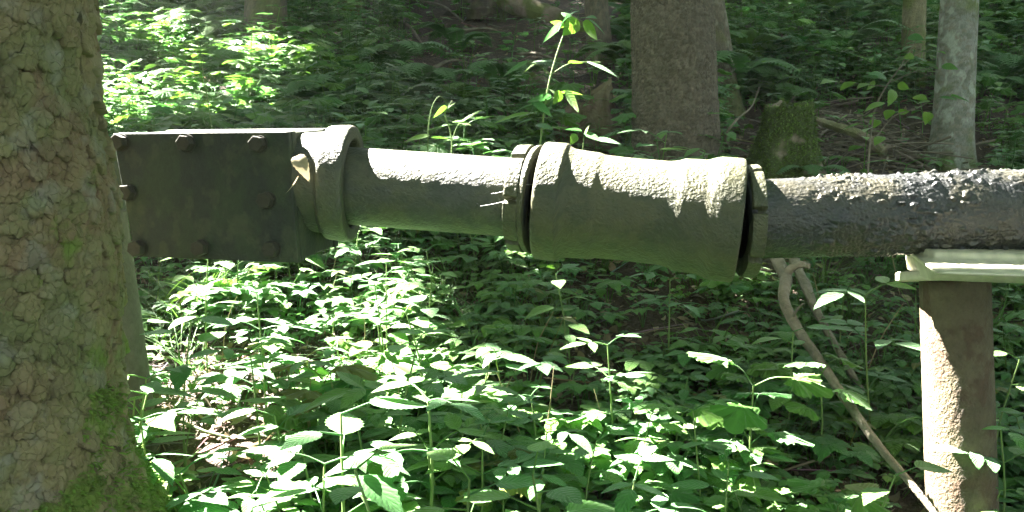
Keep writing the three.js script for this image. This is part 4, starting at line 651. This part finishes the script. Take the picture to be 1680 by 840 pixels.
// ------------------------------------------------------------ the roof of leaves, with the gaps the sun comes through
{
  const f = rng(2024), lit = [], sunUV = p => [p.x - SUN.x / SUN.y * (p.y - 1.2), p.z - SUN.z / SUN.y * (p.y - 1.2)];
  const gap = (p, r) => lit.push([...sunUV(p), r]);
  for (let px = 230; px <= 1800; px += 60) gap(P(px, table([[150, 300], [600, 305], [855, 325], [1215, 362], [1800, 342]], px), 2.45), px > 860 && px < 1260 ? 0.25 : 0.21);
  for (const y of [500, 560, 620, 680, 740, 800, 860]) gap(P(1535, y, 2.36), 0.02);
  for (const [x, y, r] of [[300, 560, 0.22], [330, 680, 0.3], [450, 620, 0.28], [560, 520, 0.22], [640, 470, 0.22], [420, 470, 0.22], [650, 610, 0.26], [600, 700, 0.32], [480, 760, 0.32], [700, 760, 0.32], [850, 790, 0.22], [960, 780, 0.15], [300, 800, 0.3], [940, 840, 0.24], [700, 860, 0.3], [500, 860, 0.3], [400, 700, 0.3], [550, 800, 0.32], [650, 700, 0.3], [790, 700, 0.18], [400, 830, 0.32], [800, 850, 0.3], [250, 620, 0.25], [360, 520, 0.22], [520, 590, 0.25], [1020, 700, 0.06], [1010, 590, 0.05]]) { const p = groundAt(x, y, 0.15); p.y += 0.15; gap(p, r); }
  for (const [x, y, r] of [[230, 80, 0.5], [290, 120, 0.5], [330, 160, 0.4], [240, 170, 0.5], [390, 110, 0.4], [180, 120, 0.5], [420, 170, 0.25], [200, 190, 0.4]]) { const p = groundAt(x, y, 0.2); p.y += 0.2; gap(p, r); }
  for (const [x, y, d, r] of [[930, 60, 4.0, 0.1], [730, 190, 4.1, 0.15], [940, 170, 4.0, 0.08], [1420, 170, 4.3, 0.12]]) gap(P(x, y, d), r);
  const spray = (() => { const g = rng(8), l = []; for (let k = 0; k < 18; k++) { const a = g() * 6.28, d = Math.sqrt(g()) * 0.34, s = rr(0.1, 0.15, g); l.push(place(leaf(s, s * 0.62, { n: 3, droop: 0.2, cols: 1 }), V(Math.cos(a) * d, rr(-0.1, 0.1, g), Math.sin(a) * d), g() * 6.28, rr(-0.5, 0.3, g), rr(-0.4, 0.4, g))); } l.push(stalk(V(-0.35, -0.03, 0), V(0.3, 0.02, 0), 0.006)); return merge(l); })();
  const byTree = TREES.map(() => []), give = (p, s) => { let best = 0, bd = 1e9; TREES.forEach((t, i) => { const d = Math.hypot(t.x - p.x, t.z - p.z); if (d < bd) { bd = d; best = i; } }); byTree[best].push([p, s]); };
  for (let k = 0; k < 60000; k++) {
    const x = rr(-24, 22, f), z = rr(-30, 20, f), low = f() < 0.5, skirt = z > 5 || Math.abs(x) > 7 + 0.6 * Math.max(0, -z), y = H(x, z) + (skirt && f() < 0.6 ? rr(1.2, 5, f) : low ? rr(4.8, 6.5, f) : rr(6.5, 10, f)), p = V(x, y, z), [u, v] = sunUV(p), s = rr(0.7, 1.25, f);
    if (noise(x * 0.45, y * 0.45, z * 0.45) < -0.3) continue;
    if (lit.some(([a, b, r]) => Math.hypot(u - a, v - b) < r + 0.46 * s)) continue;
    give(p, s);
  }
  // close growth above the part of the slope in view
  for (let k = 0; k < 34000; k++) {
    const v = -14 * Math.pow(f(), 1.3) + 0.5, u = rr(-0.75, 0.85, f) * (Math.abs(v) + 2), a = rr(5, 11, f), p = V(u, 1.2, v).addScaledVector(SUN, a / SUN.y), s = rr(0.4, 0.8, f);
    if (p.y - H(p.x, p.z) < 3.5) continue;
    if (noise(u * 1.7, v * 1.7, 30) < -0.42) continue;
    if (lit.some(([q, w, r]) => Math.hypot(u - q, v - w) < r + 0.42 * s)) continue;
    give(p, s);
  }
  for (let k = 0; k < 42000; k++) {
    const near = f() < 0.55, v = near ? rr(-3.8, -1.8, f) : rr(-5.2, 0.2, f), u = near ? rr(-0.4, 1.6, f) : rr(-2.4, 3.6, f), a = rr(5, 10, f), p = V(u, 1.2, v).addScaledVector(SUN, a / SUN.y), s = rr(0.22, 0.4, f);
    if (p.y - H(p.x, p.z) < 3.5 || noise(u * 2.6, v * 2.6, 50) < -0.38 || lit.some(([q, w, r]) => Math.hypot(u - q, v - w) < r + 0.4 * s)) continue;
    give(p, s);
  }
  TREES.forEach((t, i) => {
    const l = byTree[i]; part('branches', limbs(t.c, 4.6, 8.6, 12, rng(i + 50), 2.2), M.twig, t.t); if (!l.length) return;
    const im = new THREE.InstancedMesh(spray, CROWN, l.length), m = new THREE.Matrix4(), o = t.t.position;
    l.forEach(([p, s], k) => { m.compose(p.clone().sub(o), upQ(f() * 6.28, rr(-0.4, 0.4, f), f() * 6), V(s, s, s)); im.setMatrixAt(k, m); }); im.name = 'crown'; im.userData.kind = 'stuff'; shade(im); t.t.add(im);
  });
}
renderer.render(scene, camera);
